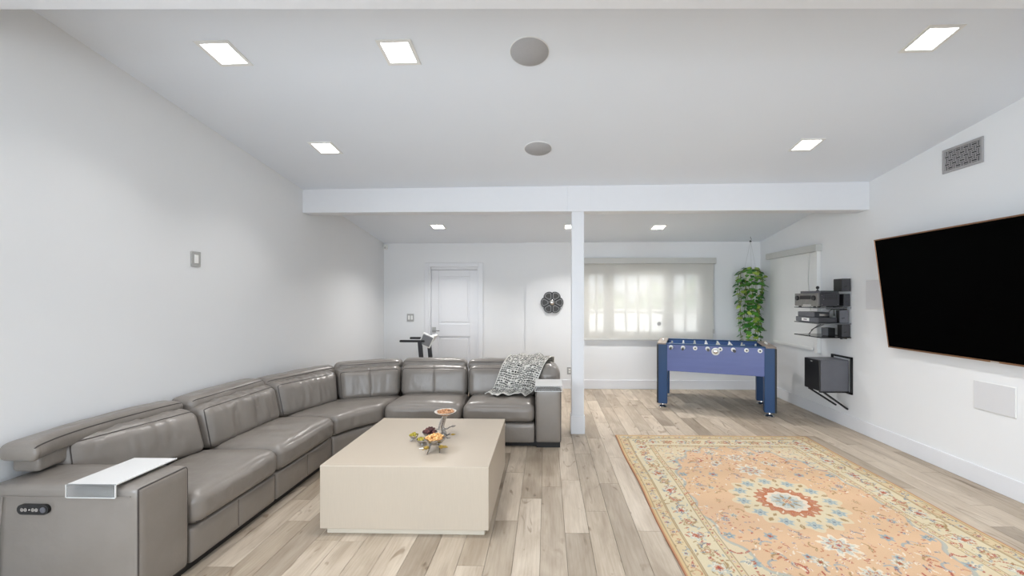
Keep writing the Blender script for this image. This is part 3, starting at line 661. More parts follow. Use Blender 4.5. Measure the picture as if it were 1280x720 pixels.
# ------------------------------------------------------------------ sofa
sofa = thing('sectional_sofa', 'large grey leather sectional sofa curving from the left wall round to the post', 'sofa', (-2.0, 3.6, 0))
def gridline(n, half, r):
    inner = [(-1+2*i/n)*(half-r*.8) for i in range(n+1)]
    return [-half, -half+r*.12, -half+r*.35]+inner+[half-r*.35, half-r*.12, half]
def shape(L, D, H, r, puff, front_puff, wr, seed, lean=0, seam=False, wdir=(3, 1, 2)):
    def f(a, b, c):   # centred box coords on the hull -> rounded puffy local coords
        hx, hy, hz = L/2, D/2, H/2
        i = Vector((max(-hx+r, min(hx-r, a)), max(-hy+r, min(hy-r, b)), max(-hz+r, min(hz-r, c))))
        d = Vector((a, b, c))-i
        p = i+(d.normalized()*r if d.length > 1e-7 else d)
        ua, ub, uc = a/hx, b/hy, c/hz
        bell = max(0, 1-ua**4)*max(0, 1-abs(ub)**3)
        if c > 0: p.z += puff*bell*(c/hz)**2
        bf = max(0, 1-ua**4)*max(0, 1-uc**4)
        if b > 0: p.y += front_puff*bf*(b/hy)**2
        if wr:
            q = Vector((p.x*wdir[0]+seed*3.7, p.y*wdir[1]+seed, p.z*wdir[2]+seed*1.3))
            nv = noise.noise(q*3.2)*.5+noise.noise(q*6.5)*.3-.45*max(0, 1-5*abs(noise.noise(q*2.3+Vector((9, 2, 5)))))-.3*max(0, 1-5*abs(noise.noise(q*4.1+Vector((3, 7, 1)))))
            wgt = max(bell if c > hz*.8 else 0, bf if b > hy*.8 else 0)
            if c > hz*.8: p.z += wr*nv*wgt
            if b > hy*.8: p.y += wr*nv*wgt
        if seam and b > hy*.8: p.y -= .008*math.exp(-(a/.012)**2)*bf
        p.y -= lean*(p.z+hz)/H
        return p+Vector((hx, hy, hz))
    return f
def quad_plan(R0, R1, F0, F1, L, D, bow=0, rearc=None, frontc=None):
    R0, R1, F0, F1 = map(Vector, (R0, R1, F0, F1))
    def g(s, t):
        if rearc: r = R0*(1-s)**2+Vector(rearc)*2*s*(1-s)+R1*s*s
        else: r = R0.lerp(R1, s)
        if frontc: f = F0*(1-s)**2+Vector(frontc)*2*s*(1-s)+F1*s*s
        else: f = F0.lerp(F1, s)
        return r.lerp(f, t)
    return g
def cushion(name, R0, R1, F0, F1, z0, z1, r=.05, puff=.02, fp=.015, wr=.004, seed=1, lean=0, seam=False, parent=None, m=None, nseg=(22, 12, 8), rearc=None, frontc=None, pipe='front', pr_=.0035, wdir=(3, 1, 2)):
    R0v, R1v, F0v, F1v = map(Vector, (R0, R1, F0, F1))
    L = ((R1v-R0v).length+(F1v-F0v).length)/2; D = ((F0v-R0v).length+(F1v-R1v).length)/2; H = z1-z0
    r = min(r, H*.48, D*.48); f = shape(L, D, H, r, puff, fp, wr, seed, lean, seam, wdir)
    g = quad_plan(R0, R1, F0, F1, L, D, 0, rearc, frontc)
    def world(a, b, c):
        p = f(a, b, c); q = g(p.x/L, p.y/D); return Vector((q.x, q.y, z0+p.z))
    ga, gb, gc = gridline(nseg[0], L/2, r), gridline(nseg[1], D/2, r), gridline(nseg[2], H/2, r)
    if seam: ga = sorted(ga+[-.02, -.01, -.005, .005, .01, .02])
    key = {}; mb = MB()
    def vid(i, j, k):
        t = (i, j, k)
        if t not in key: key[t] = len(mb.v); mb.v.append(tuple(world(ga[i], gb[j], gc[k])))
        return key[t]
    A, B, C = len(ga)-1, len(gb)-1, len(gc)-1
    for i in range(A):
        for j in range(B):
            for k in (0, C): mb.f.append((vid(i, j, k), vid(i+1, j, k), vid(i+1, j+1, k), vid(i, j+1, k)))
    for i in range(A):
        for k in range(C):
            for j in (0, B): mb.f.append((vid(i, j, k), vid(i+1, j, k), vid(i+1, j, k+1), vid(i, j, k+1)))
    for j in range(B):
        for k in range(C):
            for i in (0, A): mb.f.append((vid(i, j, k), vid(i, j+1, k), vid(i, j+1, k+1), vid(i, j, k+1)))
    o = obj(name, mb, m or m_leather, parent or sofa, 75)
    def loop(pts, closed=False): obj('piping', MB().tube([world(*p) for p in pts], pr_, 6, closed), m_piping, o, True)
    hx, hy, hz = L/2, D/2, H/2; N = 26
    def lerp(p, q, n): return [tuple(p[i]+(q[i]-p[i])*k/n for i in range(3)) for k in range(n)]
    def ring(c):
        out = []
        for i in range(4): out += lerp(c[i], c[(i+1) % 4], N)
        return out
    if pipe == 'front': loop(ring([(-hx, hy, -hz), (hx, hy, -hz), (hx, hy, hz), (-hx, hy, hz)]), True)
    elif pipe == 'top': loop(ring([(-hx, -hy, hz), (hx, -hy, hz), (hx, hy, hz), (-hx, hy, hz)]), True)
    elif pipe == 'bottomfront': loop(lerp((-hx, hy, -hz), (hx, hy, -hz), N)+[(hx, hy, -hz)])
    elif pipe == 'toprear': loop(lerp((-hx, hy, hz), (hx, hy, hz), N)+[(hx, hy, hz)])
    if seam:
        obj('centre_seam', MB().tube([world(0, hy, -hz+.02+(H-.02)*k/20) for k in range(20)]+[world(0, hy-D*.1*k, hz) for k in range(1, 4)], .0018, 5), m_piping, o, True)
    return o
wx, yr = XL+.015, 4.81
# seats
SZ0, SZ1 = .25, .435
cushion('seat_cushion', (-2.48, 2.155), (-2.48, 2.825), (-1.925, 2.155), (-1.925, 2.845), SZ0, SZ1, .06, .03, .012, .014, 1, pipe='bottomfront')
cushion('seat_cushion', (-2.48, 2.83), (-2.48, 3.60), (-1.925, 2.85), (-1.925, 3.605), SZ0, SZ1, .06, .03, .012, .014, 2, pipe='bottomfront')
cushion('seat_cushion', (-2.48, 3.61), (-1.62, 4.50), (-1.92, 3.615), (-1.665, 4.0), SZ0, SZ1-.005, .05, .02, .008, .009, 3, rearc=(-2.46, 4.46), frontc=(-1.845, 3.83), pipe='bottomfront')
cushion('seat_cushion', (-1.61, 4.55), (-.865, 4.55), (-1.655, 4.0), (-.865, 4.02), SZ0, SZ1,   .065, .03, .018, .006, 4, pipe='bottomfront')
cushion('seat_cushion', (-.855, 4.55), (-.12, 4.55), (-.855, 4.02), (-.12, 4.02), SZ0, SZ1, .065, .03, .018, .006, 5, pipe='bottomfront')
# footrest bases
B0, B1 = .05, .245
def base(*a, **k): return cushion('footrest_panel', *a, B0, B1, .02, .0, .004, .002, seam=True, nseg=(14, 4, 5), pipe=None, **k)
base((-2.6, 2.155), (-2.6, 2.84), (-1.955, 2.155), (-1.955, 2.845), seed=6)
base((-2.6, 2.85), (-2.6, 3.60), (-1.955, 2.855), (-1.955, 3.605), seed=7)
cushion('corner_base', (-2.6, 3.615), (-1.64, 4.62), (-1.945, 3.615), (-1.675, 4.01), B0, B1, .02, 0, .003, .001, 8, nseg=(16, 4, 4), rearc=(-2.55, 4.6), frontc=(-1.86, 3.84), pipe=None)
base((-1.63, 4.6), (-.865, 4.6), (-1.668, 4.012), (-.865, 4.035), seed=9)
base((-.855, 4.6), (-.12, 4.6), (-.855, 4.035), (-.12, 4.035), seed=10)
# dark plinth
pm = MB(); pm.box(-2.70, -2.0, 2.0, 3.6, 0, .055); pm.box(-1.6, .10, 4.10, 4.70, 0, .055)
pm.add([(-2.7, 3.6, 0), (-2.0, 3.6, 0), (-1.72, 4.08, 0), (-1.6, 4.7, 0), (-2.3, 4.4, 0), (-2.7, 3.6, .055), (-2.0, 3.6, .055), (-1.72, 4.08, .055), (-1.6, 4.7, .055), (-2.3, 4.4, .055)],
       [(0, 4, 3, 2, 1), (5, 6, 7, 8, 9), (0, 1, 6, 5), (1, 2, 7, 6), (2, 3, 8, 7), (3, 4, 9, 8), (4, 0, 5, 9)])
obj('plinth', pm, m_black, sofa)
obj('foot', MB().box(-.10, .14, 4.06, 4.30, 0, .05), m_black, sofa); obj('foot', MB().box(-2.2, -1.98, 1.9, 2.12, 0, .05), m_black, sofa)
# back frames (behind the cushions)
def frame(R0, R1, F0, F1, seed): cushion('back_frame', R0, R1, F0, F1, .05, .68, .03, 0, 0, .002, seed, nseg=(12, 4, 8), pipe=None)
frame((wx, 2.16), (wx, 2.80), (wx+.14, 2.16), (wx+.14, 2.80), 11)
frame((wx, 2.81), (wx, 3.56), (wx+.14, 2.81), (wx+.14, 3.575), 12)
frame((wx, 3.57), (-2.45, 4.50), (wx+.14, 3.585), (-2.36, 4.36), 13)
frame((-2.44, 4.51), (-1.73, yr), (-2.34, 4.38), (-1.70, yr-.14), 14)
frame((-1.72, yr), (-.94, yr), (-1.69, yr-.14), (-.92, yr-.14), 15)
frame((-.93, yr), (-.10, yr), (-.91, yr-.14), (-.11, yr-.14), 16)
# back cushions
BZ0, BZ1 = .42, .735
def bc(R0, R1, F0, F1, seed, seam=False, wr=.010, dz=0, frontc=None):
    return cushion('back_cushion', R0, R1, F0, F1, BZ0, BZ1+dz, .062, .012, .026, wr, seed, .065, seam, nseg=(34, 8, 16), pipe='front', wdir=(4.2, 1, 1.1), frontc=frontc)
bc((-2.70, 2.12), (-2.64, 2.795), (-2.575, 2.12), (-2.385, 2.79), 21, wr=.022, frontc=(-2.47, 2.46))
bc((-2.64, 2.805), (-2.64, 3.565), (-2.385, 2.80), (-2.385, 3.575), 22, wr=.026)
bc((-2.62, 3.575), (-2.36, 4.33), (-2.385, 3.585), (-2.175, 4.155), 23, wr=.020)
bc((-2.35, 4.345), (-1.70, 4.66), (-2.165, 4.17), (-1.635, 4.41), 24, True, .012)
bc((-1.69, 4.68), (-.915, 4.68), (-1.625, 4.42), (-.885, 4.43), 25, True, .005)
bc((-.905, 4.68), (-.12, 4.68), (-.875, 4.43), (-.12, 4.43), 26, True, .005)
# folded headrests lying along the top of the backs
HZ0, HZ1 = .665, .79
def hr(R0, R1, F0, F1, seed, z1=HZ1, z0=HZ0, frontc=None):
    return cushion('headrest', R0, R1, F0, F1, z0, z1, .05, .018, .0, .008, seed, nseg=(22, 10, 6), pipe='toprear', wdir=(1.5, 3, 1), frontc=frontc)
hr((wx, 1.91), (wx, 2.80), (wx+.235, 1.91), (wx+.17, 2.80), 31, z0=.70, frontc=(-2.70, 2.14))
cushion('headrest_base', (wx, 1.98), (wx, 2.25), (wx+.15, 1.98), (wx+.08, 2.25), .625, .71, .02, 0, 0, .002, 37, nseg=(12, 4, 3), pipe=None)
hr((wx, 2.815), (wx, 3.565), (wx+.20, 2.815), (wx+.20, 3.575), 32)
hr((wx, 3.585), (-2.45, 4.48), (wx+.20, 3.585), (-2.30, 4.32), 33, .77)
hr((-2.43, 4.50), (-1.73, yr), (-2.28, 4.335), (-1.69, yr-.2), 34, .785)
hr((-1.715, yr), (-.945, yr), (-1.68, yr-.2), (-.925, yr-.2), 35)
hr((-.93, yr), (-.125, yr), (-.91, yr-.2), (-.125, yr-.2), 36, .785)
# arms
AZ = .605
arm1 = cushion('arm', (-2.72, 2.148), (-2.72, 1.87), (-1.955, 2.148), (-1.955, 1.87), .05, AZ, .028, .012, .006, .004, 41, nseg=(10, 26, 16), pipe='front', pr_=.004, wdir=(3, 1.2, 1))
arm2 = cushion('arm', (-.112, yr-.05), (.152, yr-.05), (-.112, 4.035), (.152, 4.035), .05, AZ, .03, .012, .006, .003, 42, nseg=(10, 22, 16), pipe='front', pr_=.004)
cushion('arm_wing', (-.112, yr), (.156, yr), (-.112, 4.42), (.156, 4.42), .45, .765, .12, .01, .0, .012, 43, nseg=(10, 16, 12), pipe=None, wdir=(1, 5, 3))
obj('side_seam', MB().tube([(-2.70, 1.866, .562), (-2.45, 1.864, .560), (-2.2, 1.864, .562), (-1.99, 1.866, .565)], .0022, 6), m_leather, arm1, True)
obj('side_seam', MB().tube([(-2.62, 1.866, .562), (-2.63, 1.863, .4), (-2.64, 1.866, .08)], .0022, 6), m_leather, arm1, True)
# control panel
cx0, cz0 = -2.462, .503
def pill(hw, hh, y0, y1, X=cx0, Z=cz0):
    pts = []
    for k in range(13): a = -PI/2+PI*k/12; pts.append((hw-hh+hh*math.cos(a), hh*math.sin(a)))
    for k in range(13): a = PI/2+PI*k/12; pts.append((-hw+hh+hh*math.cos(a), hh*math.sin(a)))
    M = Matrix.Translation((X, y0, Z)) @ Matrix.Rotation(R(90), 4, 'X'); return MB().prism(pts, y0-y1, M)
cp = obj('control_panel', pill(.078, .024, 1.872, 1.858), m_blackgloss, arm1); cp['label'] = 'black oval button panel'


# real third level only: buttons go on the arm as small parts
for dx, rr_ in ((-.05, .009), (-.033, .009), (-.014, .004), (.004, .009), (.021, .009), (.052, .014)):
    obj('button', MB().lathe([(rr_, 0), (rr_, .002), (rr_*.6, .003), (rr_*.3, .002)], 14, Matrix.Translation((cx0+dx, 1.858, cz0)) @ Matrix.Rotation(R(90), 4, 'X')), m_silver if rr_ < .01 else m_dgrey, arm1, True)

# arm trays
def tray(label, x0, x1, y0, y1, z, axis, drop):
    o = thing('armrest_tray', label, 'tray', ((x0+x1)/2, (y0+y1)/2, z))
    obj('tray_top', MB().rbox(x0, x1, y0, y1, z, z+.007, .002, 1), m_tray, o)
    s = obj('clear_lip', MB().box(x0, x1, y0-.004, y0, z-drop, z+.007), m_acryl, o, fix=True); 
    ed = MB()
    ed.box(x0, x1, y0-.0055, y0-.001, z-drop-.003, z-drop).box(x0-.002, x0+.001, y0-.0055, y0-.001, z-drop, z+.005).box(x1-.001, x1+.002, y0-.0055, y0-.001, z-drop, z+.005)
    ed.box(x1-.001, x1+.002, y0, y1, z+.003, z+.008)
    obj('lip_edge', ed, m_white, o)
tray('clear edged white tray on the sofa arm nearest the camera', -2.285, -2.045, 1.853, 2.165, AZ+.020, 'y', .055)
tray('white edged tray on the sofa arm beside the post', -.118, .160, 4.022, 4.37, AZ+.018, 'y', .045)

# throw blanket
BW, BH = 190, 300
prof = [(4.20, .472), (4.27, .478), (4.34, .482), (4.395, .485), (4.415, .51), (4.405, .56), (4.41, .62), (4.43, .69), (4.47, .745), (4.52, .78), (4.59, .812), (4.68, .832), (4.76, .826), (4.815, .80), (4.85, .74), (4.86, .66), (4.86, .56)]
pv = [Vector((a, b)) for a, b in prof]; ds = [0]
for i in range(1, len(pv)): ds.append(ds[-1]+(pv[i]-pv[i-1]).length)
TL = ds[-1]
def prof_at(t):
    s = t*TL
    for i in range(1, len(ds)):
        if s <= ds[i]: q = (s-ds[i-1])/(ds[i]-ds[i-1]); p = pv[i-1].lerp(pv[i], q); tn = (pv[i]-pv[i-1]).normalized(); return p, Vector((-tn.y, tn.x))
    return pv[-1], Vector((1, 0))
vs = []; cl = np.zeros(((BW+1)*(BH+1), 4)); cl[:, 3] = 1
white = np.array(lin((232, 229, 221))); blk = np.array(lin((52, 50, 48)))
rr = np.random.default_rng(3); 
for j in range(BH+1):
    t = j/BH; t0 = .045+t*.955
    for i in range(BW+1):
        s = i/BW
        tt = max(0, min(1, t0+.02*math.sin(s*9+1)*(1-t)))
        p, nr = prof_at(tt)
        q = min(1, tt*TL/(ds[12]))
        xl = -.70+(.30)*q**.8; xr = -.235+.33*min(1, q*1.0)**1.0
        if tt*TL > ds[12]: xr += .0
        X = xl+(xr-xl)*s
        fold = .010*math.sin(s*17+tt*5)+.006*math.sin(s*31-tt*9)+.006*noise.noise(Vector((s*4, tt*8, 2)))
        z = p.y; y = p.x
        if X > -.11: z -= max(0, min(1, (X+.11)/.2))**1.5*.03
        y += -nr.x*0+nr.x*(fold+.012) if tt > .25 else 0
        z += abs(nr.y)*(fold+.012)
        vs.append((X, y, z))
# woven dashes, drawn per vertex
sw = np.tile(np.linspace(0, 1, BW+1), BH+1)*.5; tw = np.repeat(np.linspace(0, 1, BH+1), BW+1)*TL
cs_, rs_ = .026, .024
ci = np.floor(sw/cs_).astype(int); ri = np.floor(tw/rs_).astype(int)
fu = sw/cs_-ci; fv = tw/rs_-ri; tb = rr.random((200, 200))
dash = ((fu > .10) & (fu < .80) & (fv > .15) & (fv < .62) & (tb[ci % 200, ri % 200] > .08)) | ((fu > .80) & (tb[(ri+57) % 200, ci % 200] > .45))
cl[:, :3] = white; cl[dash, :3] = blk; edge = (tw < .03) | (sw < .008) | (sw > .492); cl[edge, :3] = white
fs = [(j*(BW+1)+i, j*(BW+1)+i+1, (j+1)*(BW+1)+i+1, (j+1)*(BW+1)+i) for j in range(BH) for i in range(BW)]
tb_ = MB(); tb_.v = vs; tb_.f = fs
m_throw = attr_mat('throw_weave', .9)
th = obj('throw_blanket', tb_, m_throw, smooth=True, fix=False)
ca = th.data.color_attributes.new('pattern', 'FLOAT_COLOR', 'POINT'); ca.data.foreach_set('color', cl.ravel())
md = th.modifiers.new('thickness', 'SOLIDIFY'); md.thickness = .007; md.offset = 1
tag(th, 'white and black woven throw blanket draped over the right end of the sofa back', 'blanket')

# ------------------------------------------------------------------ coffee table
ct = thing('coffee_table', 'low cream lacquered box coffee table on a recessed plinth', 'table', (-.906, 3.025, 0))
ty = (2.52, 3.53); tx = (-1.447, -.365); TZ = .448
obj('body', MB().rbox(tx[0], tx[1], ty[0], ty[1], .045, TZ, .0035, 2), m_cream, ct)
obj('plinth', MB().rbox(tx[0]+.03, tx[1]-.03, ty[0]+.03, ty[1]-.03, 0, .046, .003, 1), m_plinth, ct)

# snack server: cast metal branches carrying bowls
sv = thing('snack_server', 'cast silver branch stand with small bowls on the coffee table', 'serving stand', (-.84, 2.92, TZ))
def bowl(x, y, z, r, dep, nm='bowl', fl=1.0):
    pf = [(r*.3, -dep), (r*.65, -dep*.75), (r*.92, -dep*.25), (r*fl, 0), (r*fl-.004, .001), (r*.86, -dep*.22), (r*.6, -dep*.62), (.001, -dep*.8)]
    return obj(nm, MB().lathe(pf, 24, Matrix.Translation((x, y, z))), m_silver, sv, True)
bowls = [(-.785, 2.80, .533, .078, .045), (-.995, 2.98, .490, .036, .028), (-.905, 2.89, .490, .042, .03), (-.885, 3.02, .500, .058, .035)]
for b_ in bowls: bowl(*b_)
rd_ = bowl(-.782, 3.08, .640, .084, .018, 'raised_dish'); rd_.data.materials[0] = mat('pearl_enamel', (226, 218, 208), .3)
sp = MB(); sp.tube([(-.80, 3.09, TZ+.004), (-.795, 3.085, TZ+.03), (-.805, 3.08, .52), (-.788, 3.08, .58), (-.782, 3.08, .624)], [.030, .018, .013, .012, .024], 12); sp.tube([(-.83, 3.06, .50), (-.822, 3.075, .55), (-.80, 3.08, .60)], [.006, .008, .006], 8)
obj('stem', sp, m_silver, sv, True)
br = MB()
for path, r in (([(-.80, 3.09, .47), (-.84, 3.03, .465), (-.88, 2.98, .460), (-.93, 2.92, .458), (-.97, 2.96, .459)], .007), ([(-.80, 3.09, .47), (-.81, 2.98, .475), (-.80, 2.88, .485), (-.785, 2.82, .488)], .007),
                ([(-.80, 3.08, .50), (-.76, 3.05, .515), (-.735, 3.04, .535)], .006), ([(-.80, 3.06, .49), (-.75, 3.0, .48), (-.72, 2.98, .505)], .005), ([(-.80, 3.06, .49), (-.74, 2.97, .47), (-.71, 2.95, .48)], .005)):
    br.tube(path, [r]*(len(path)-1)+[r*.5], 7)
obj('branch', br, m_silver, sv, True)
for (a, b) in (((-.805, 2.76, .50), (-.812, 2.705, TZ+.004)), ((-.755, 2.78, .50), (-.735, 2.735, TZ+.004)), ((-.79, 2.85, .50), (-.78, 2.88, TZ+.004)), ((-.99, 2.97, .47), (-1.01, 2.95, TZ+.004)), ((-.91, 2.88, .47), (-.90, 2.87, TZ+.004)), ((-.88, 3.03, .47), (-.87, 3.05, TZ+.004))):
    obj('leg', MB().tube([a, tuple((p+q)/2+.004 for p, q in zip(a, b)), b], [.006, .005, .004], 7), m_silver, sv, True)
m_gold = mat('gilded_leaf', (176, 148, 70), .35, metal=.6)
tw = MB()
for a_, b_ in (((-.80, 2.76, .495), (-.822, 2.725, .488)), ((-.765, 2.77, .495), (-.725, 2.745, .492)), ((-.76, 3.05, .512), (-.73, 3.03, .535)), ((-.75, 3.0, .485), (-.715, 2.96, .500)), ((-.80, 3.08, .49), (-.835, 3.09, .493))): tw.tube([a_, b_], .003, 6)
obj('twig', tw, m_silver, sv, True)
for fx_, fy_ in ((-.822, 2.722), (-.725, 2.742)):
    b_ = MB().lathe([(.004, -.012), (.017, -.002), (.020, .006), (.010, .010), (.004, .005)], 10, Matrix.Translation((fx_, fy_, .490)))
    obj('metal_blossom', b_, m_gold, sv, True)
for (x, y, z, a, s) in ((-.826, 2.725, .488, 200, .045), (-.826, 2.728, .484, 250, .04), (-.72, 2.745, .492, -20, .05), (-.725, 2.74, .490, -70, .04), (-.73, 3.03, .535, 40, .045), (-.715, 2.96, .50, 10, .04), (-.835, 3.09, .493, 150, .045)):
    M = Matrix.Translation((x, y, z)) @ Matrix.Rotation(R(a), 4, 'Z') @ Matrix.Rotation(R(15), 4, 'X')
    obj('metal_leaf', MB().prism([(0, 0), (s*.4, s*.28), (s, .0), (s*.4, -s*.28)], .003, M), m_gold if s != .045 else m_silver, sv)
def food(name, label, cx, cy, cz, r, n, size, mats, hgt, seed, cat='food', flat=.45):
    q = random.Random(seed); mb = MB()
    for i in range(n):
        a = q.uniform(0, 2*PI); rad = r*math.sqrt(q.random())*.9; h_ = hgt*(1-(rad/r)**2)*q.uniform(.3, 1)
        s = size*q.uniform(.7, 1.2); M = Matrix.Translation((cx+rad*math.cos(a), cy+rad*math.sin(a), cz+h_)) @ Matrix.Rotation(q.uniform(0, 6), 4, 'Z') @ Matrix.Rotation(q.uniform(-.8, .8), 4, 'X')
        mb.lathe([(s*.3, -s*flat), (s*.9, -s*flat*.4), (s, s*flat*.2), (s*.5, s*flat)], 7, M)
    mb.lathe([(r*.6, -.02), (r*.85, -.004), (.001, hgt*.4)], 16, Matrix.Translation((cx, cy, cz)))
    return tag(obj(name, mb, mats, smooth=60), label, cat, kind='stuff')
def crack_mat(name, c1, c2, c3, sc=70):
    m = mat(name, c1, .6); nt = m.node_tree; rp = [n_ for n_ in nt.nodes if n_.type == 'VALTORGB'][0]; nz = [n_ for n_ in nt.nodes if n_.type == 'TEX_NOISE'][0]; nz.inputs['Scale'].default_value = sc
    rp.color_ramp.elements[0].color = (*lin(c1), 1); rp.color_ramp.elements[1].color = (*lin(c3), 1); e = rp.color_ramp.elements.new(.5); e.color = (*lin(c2), 1); return m
m_ck = crack_mat('cracker_mix', (170, 95, 45), (226, 170, 100), (246, 220, 165)); m_ck2 = crack_mat('brown_chips', (140, 84, 52), (196, 142, 98), (232, 196, 156))
m_dk = crack_mat('dark_berries', (40, 18, 22), (78, 35, 38), (130, 80, 70)); m_ol = crack_mat('olives', (110, 100, 20), (165, 150, 40), (205, 190, 90))
food('snack_mix', 'golden crackers heaped in the largest silver bowl at the front', -.785, 2.80, .530, .066, 110, .0105, m_ck, .028, 1)
food('dried_fruit', 'dark red dried fruit heaped in the middle silver bowl', -.885, 3.02, .498, .050, 70, .010, m_dk, .036, 2, flat=.7)
food('olives', 'green olives in the small bowl furthest left on the stand', -.995, 2.98, .487, .030, 26, .009, m_ol, .016, 3, flat=.8)
food('olives', 'green olives in the small bowl next to the cracker bowl', -.905, 2.89, .487, .035, 30, .009, m_ol, .012, 4, flat=.8)
food('chips', 'brown chips on the raised silver dish', -.782, 3.08, .636, .068, 80, .011, m_ck2, .012, 5, flat=.3)

# ------------------------------------------------------------------ rug
RX0, RX1, RY0, RY1 = .755, 2.81, 1.60, 4.42
stp = .0055; nx = int((RX1-RX0)/stp); ny = int((RY1-RY0)/stp)
gx = np.linspace(-1, 1, nx+1)*(RX1-RX0)/2; gy = np.linspace(-1, 1, ny+1)*(RY1-RY0)/2
PX, PY = np.meshgrid(gx, gy, indexing='xy'); HWx, HWy = (RX1-RX0)/2, (RY1-RY0)/2
C = {k: np.array(lin(v)) for k, v in dict(field=(216, 183, 146), pink=(212, 174, 150), cream=(216, 203, 172), ivory=(228, 218, 198), tan=(206, 180, 138), blue=(150, 166, 170), pale=(184, 190, 184), slate=(112, 124, 140), red=(166, 66, 56), rust=(182, 114, 82), olive=(158, 130, 88), line=(146, 128, 104)).items()}
img = np.zeros((ny+1, nx+1, 3)); img[:] = C['field']
low = np.array([[noise.noise(Vector((x*1.7, y*1.7, 1))) for x in gx[::8]] for y in gy[::8]])
low = np.kron(low, np.ones((8, 8)))[:ny+1, :nx+1]; low = np.pad(low, ((0, ny+1-low.shape[0]), (0, nx+1-low.shape[1])), 'edge')
img = img*(1-np.clip(low*.5+.5, 0, 1)[..., None]*.5)+C['pink']*np.clip(low*.5+.5, 0, 1)[..., None]*.5
din = np.minimum(HWx-np.abs(PX), HWy-np.abs(PY))
def paint(mask, col, a=1.0): img[mask] = img[mask]*(1-a)+C[col]*a
# field edge: lobed corners of cream
fx, fy = HWx-.335, HWy-.335
cor = ((np.abs(PX)/fx)**2.3+(np.abs(PY)/fy)**2.3)
ang_ = np.arctan2(np.abs(PY)/fy, np.abs(PX)/fx); cor = cor+.07*np.cos(ang_*22)
paint(cor > .98, 'cream', .85); paint((cor > .96) & (cor < 1.03), 'blue', .6)
paint(din < .335, 'cream'); paint((din < .335) & (din > .30), 'tan', .6)
paint(din < .115, 'tan'); paint((din < .10) & (din > .03), 'cream', .45)
for d0 in (.335, .30, .115, .105, .03): paint(np.abs(din-d0) < .003, 'line', .9)
paint(din < .008, 'rust', .6)
def win_(cx, cy, r):
    i0, i1 = np.searchsorted(gy, cy-r), np.searchsorted(gy, cy+r); j0, j1 = np.searchsorted(gx, cx-r), np.searchsorted(gx, cx+r); return slice(max(0, i0), i1+1), slice(max(0, j0), j1+1)
def stamp(cx, cy, r, fn):
    s = win_(cx, cy, r*1.3)
    if img[s].size == 0: return
    dx, dy = PX[s]-cx, PY[s]-cy; rho = np.hypot(dx, dy)/r; th_ = np.arctan2(dy, dx); sub = img[s]
    for m_, c_, a_ in fn(rho, th_): sub[m_] = sub[m_]*(1-a_)+C[c_]*a_
    img[s] = sub
def flower(n, cols, ph=0):
    def fn(rho, th_):
        am = .2 if n < 10 else .06; e = 1-am+am*np.cos(n*(th_+ph)); out = []; lv = [1.0, .78, .5, .24]
        for l, c in zip(lv, cols): out.append((rho < l*e, c, .85))
        out.append(((rho > .3) & (rho < .75) & (np.abs(np.sin(n*(th_+ph)/2)) < .15), cols[0], .6)); return out
    return fn
def leafm(a0, col, w=.28):
    def fn(rho, th_):
        x = rho*np.cos(th_-a0); y = rho*np.sin(th_-a0); return [((np.abs(y) < w*(1-x*x)) & (np.abs(x) < 1), col, .85), ((np.abs(y) < .06) & (np.abs(x) < .8), 'ivory', .5)]
    return fn
def arc(a0, sp, col, w=.12):
    def fn(rho, th_):
        d = (th_-a0+PI) % (2*PI)-PI; return [((np.abs(rho-.8) < w) & (np.abs(d) < sp), col, .8)]
    return fn
def sym(cx, cy, r, mk, *a):
    for sx in (1, -1):
        for sy in (1, -1): stamp(cx*sx, cy*sy, r, mk(*a))
q = random.Random(21); dk_c = ['red', 'rust', 'olive', 'slate', 'blue']
# scattered field vines and blossoms (four fold symmetric)
for k in range(64):
    cx, cy = q.uniform(.03, fx), q.uniform(.0, fy)
    ins = (cx/fx)**2.3+(cy/fy)**2.3
    if math.hypot(cx, cy) < .44: continue
    t = q.random()
    if t < .4: sym(cx, cy, q.uniform(.03, .055), flower, q.choice((5, 6, 8)), [q.choice(['pale', 'blue', 'cream']), q.choice(['ivory', 'blue']), q.choice(['rust', 'slate', 'olive']), q.choice(['red', 'cream'])])
    else: sym(cx, cy, q.uniform(.03, .06), arc, q.uniform(0, 6), q.uniform(.7, 1.3), q.choice(dk_c))
for k in range(330):
    cx, cy = q.uniform(.02, fx), q.uniform(0, fy)
    if math.hypot(cx, cy) < .42: continue
    outside = (cx/fx)**2.3+(cy/fy)**2.3 > .95
    if q.random() < .65: sym(cx, cy, q.uniform(.010, .024), leafm, q.uniform(0, PI), q.choice(dk_c+['olive', 'ivory', 'ivory', 'rust'] + (['blue', 'slate', 'blue', 'pale', 'slate'] if outside else [])))
    else: sym(cx, cy, q.uniform(.007, .012), flower, 5, [q.choice(['red', 'rust', 'ivory', 'blue']), 'ivory', 'red', 'red'])
# sprays of red buds
for (cx, cy) in ((.42, .62), (.55, .3), (.33, .95), (.62, .75)):
    for k in range(5): sym(cx+.026*k*math.cos(k*.4+1), cy+.028*k, .012, leafm, .5, 'red', .5)
# pendants
for cy in (.53, .80):
    r_ = .12 if cy < .6 else .085
    for sy in (1, -1):
        stamp(0, cy*sy, r_, flower(9, ['ivory', 'pale', 'blue', 'red'])); stamp(0, cy*sy, r_*.55, flower(7, ['rust', 'cream', 'pale', 'red']))
        for s in (-1, 1): stamp(s*r_*1.2, cy*sy, .04, arc(0 if s > 0 else PI, 1.2, 'olive'))
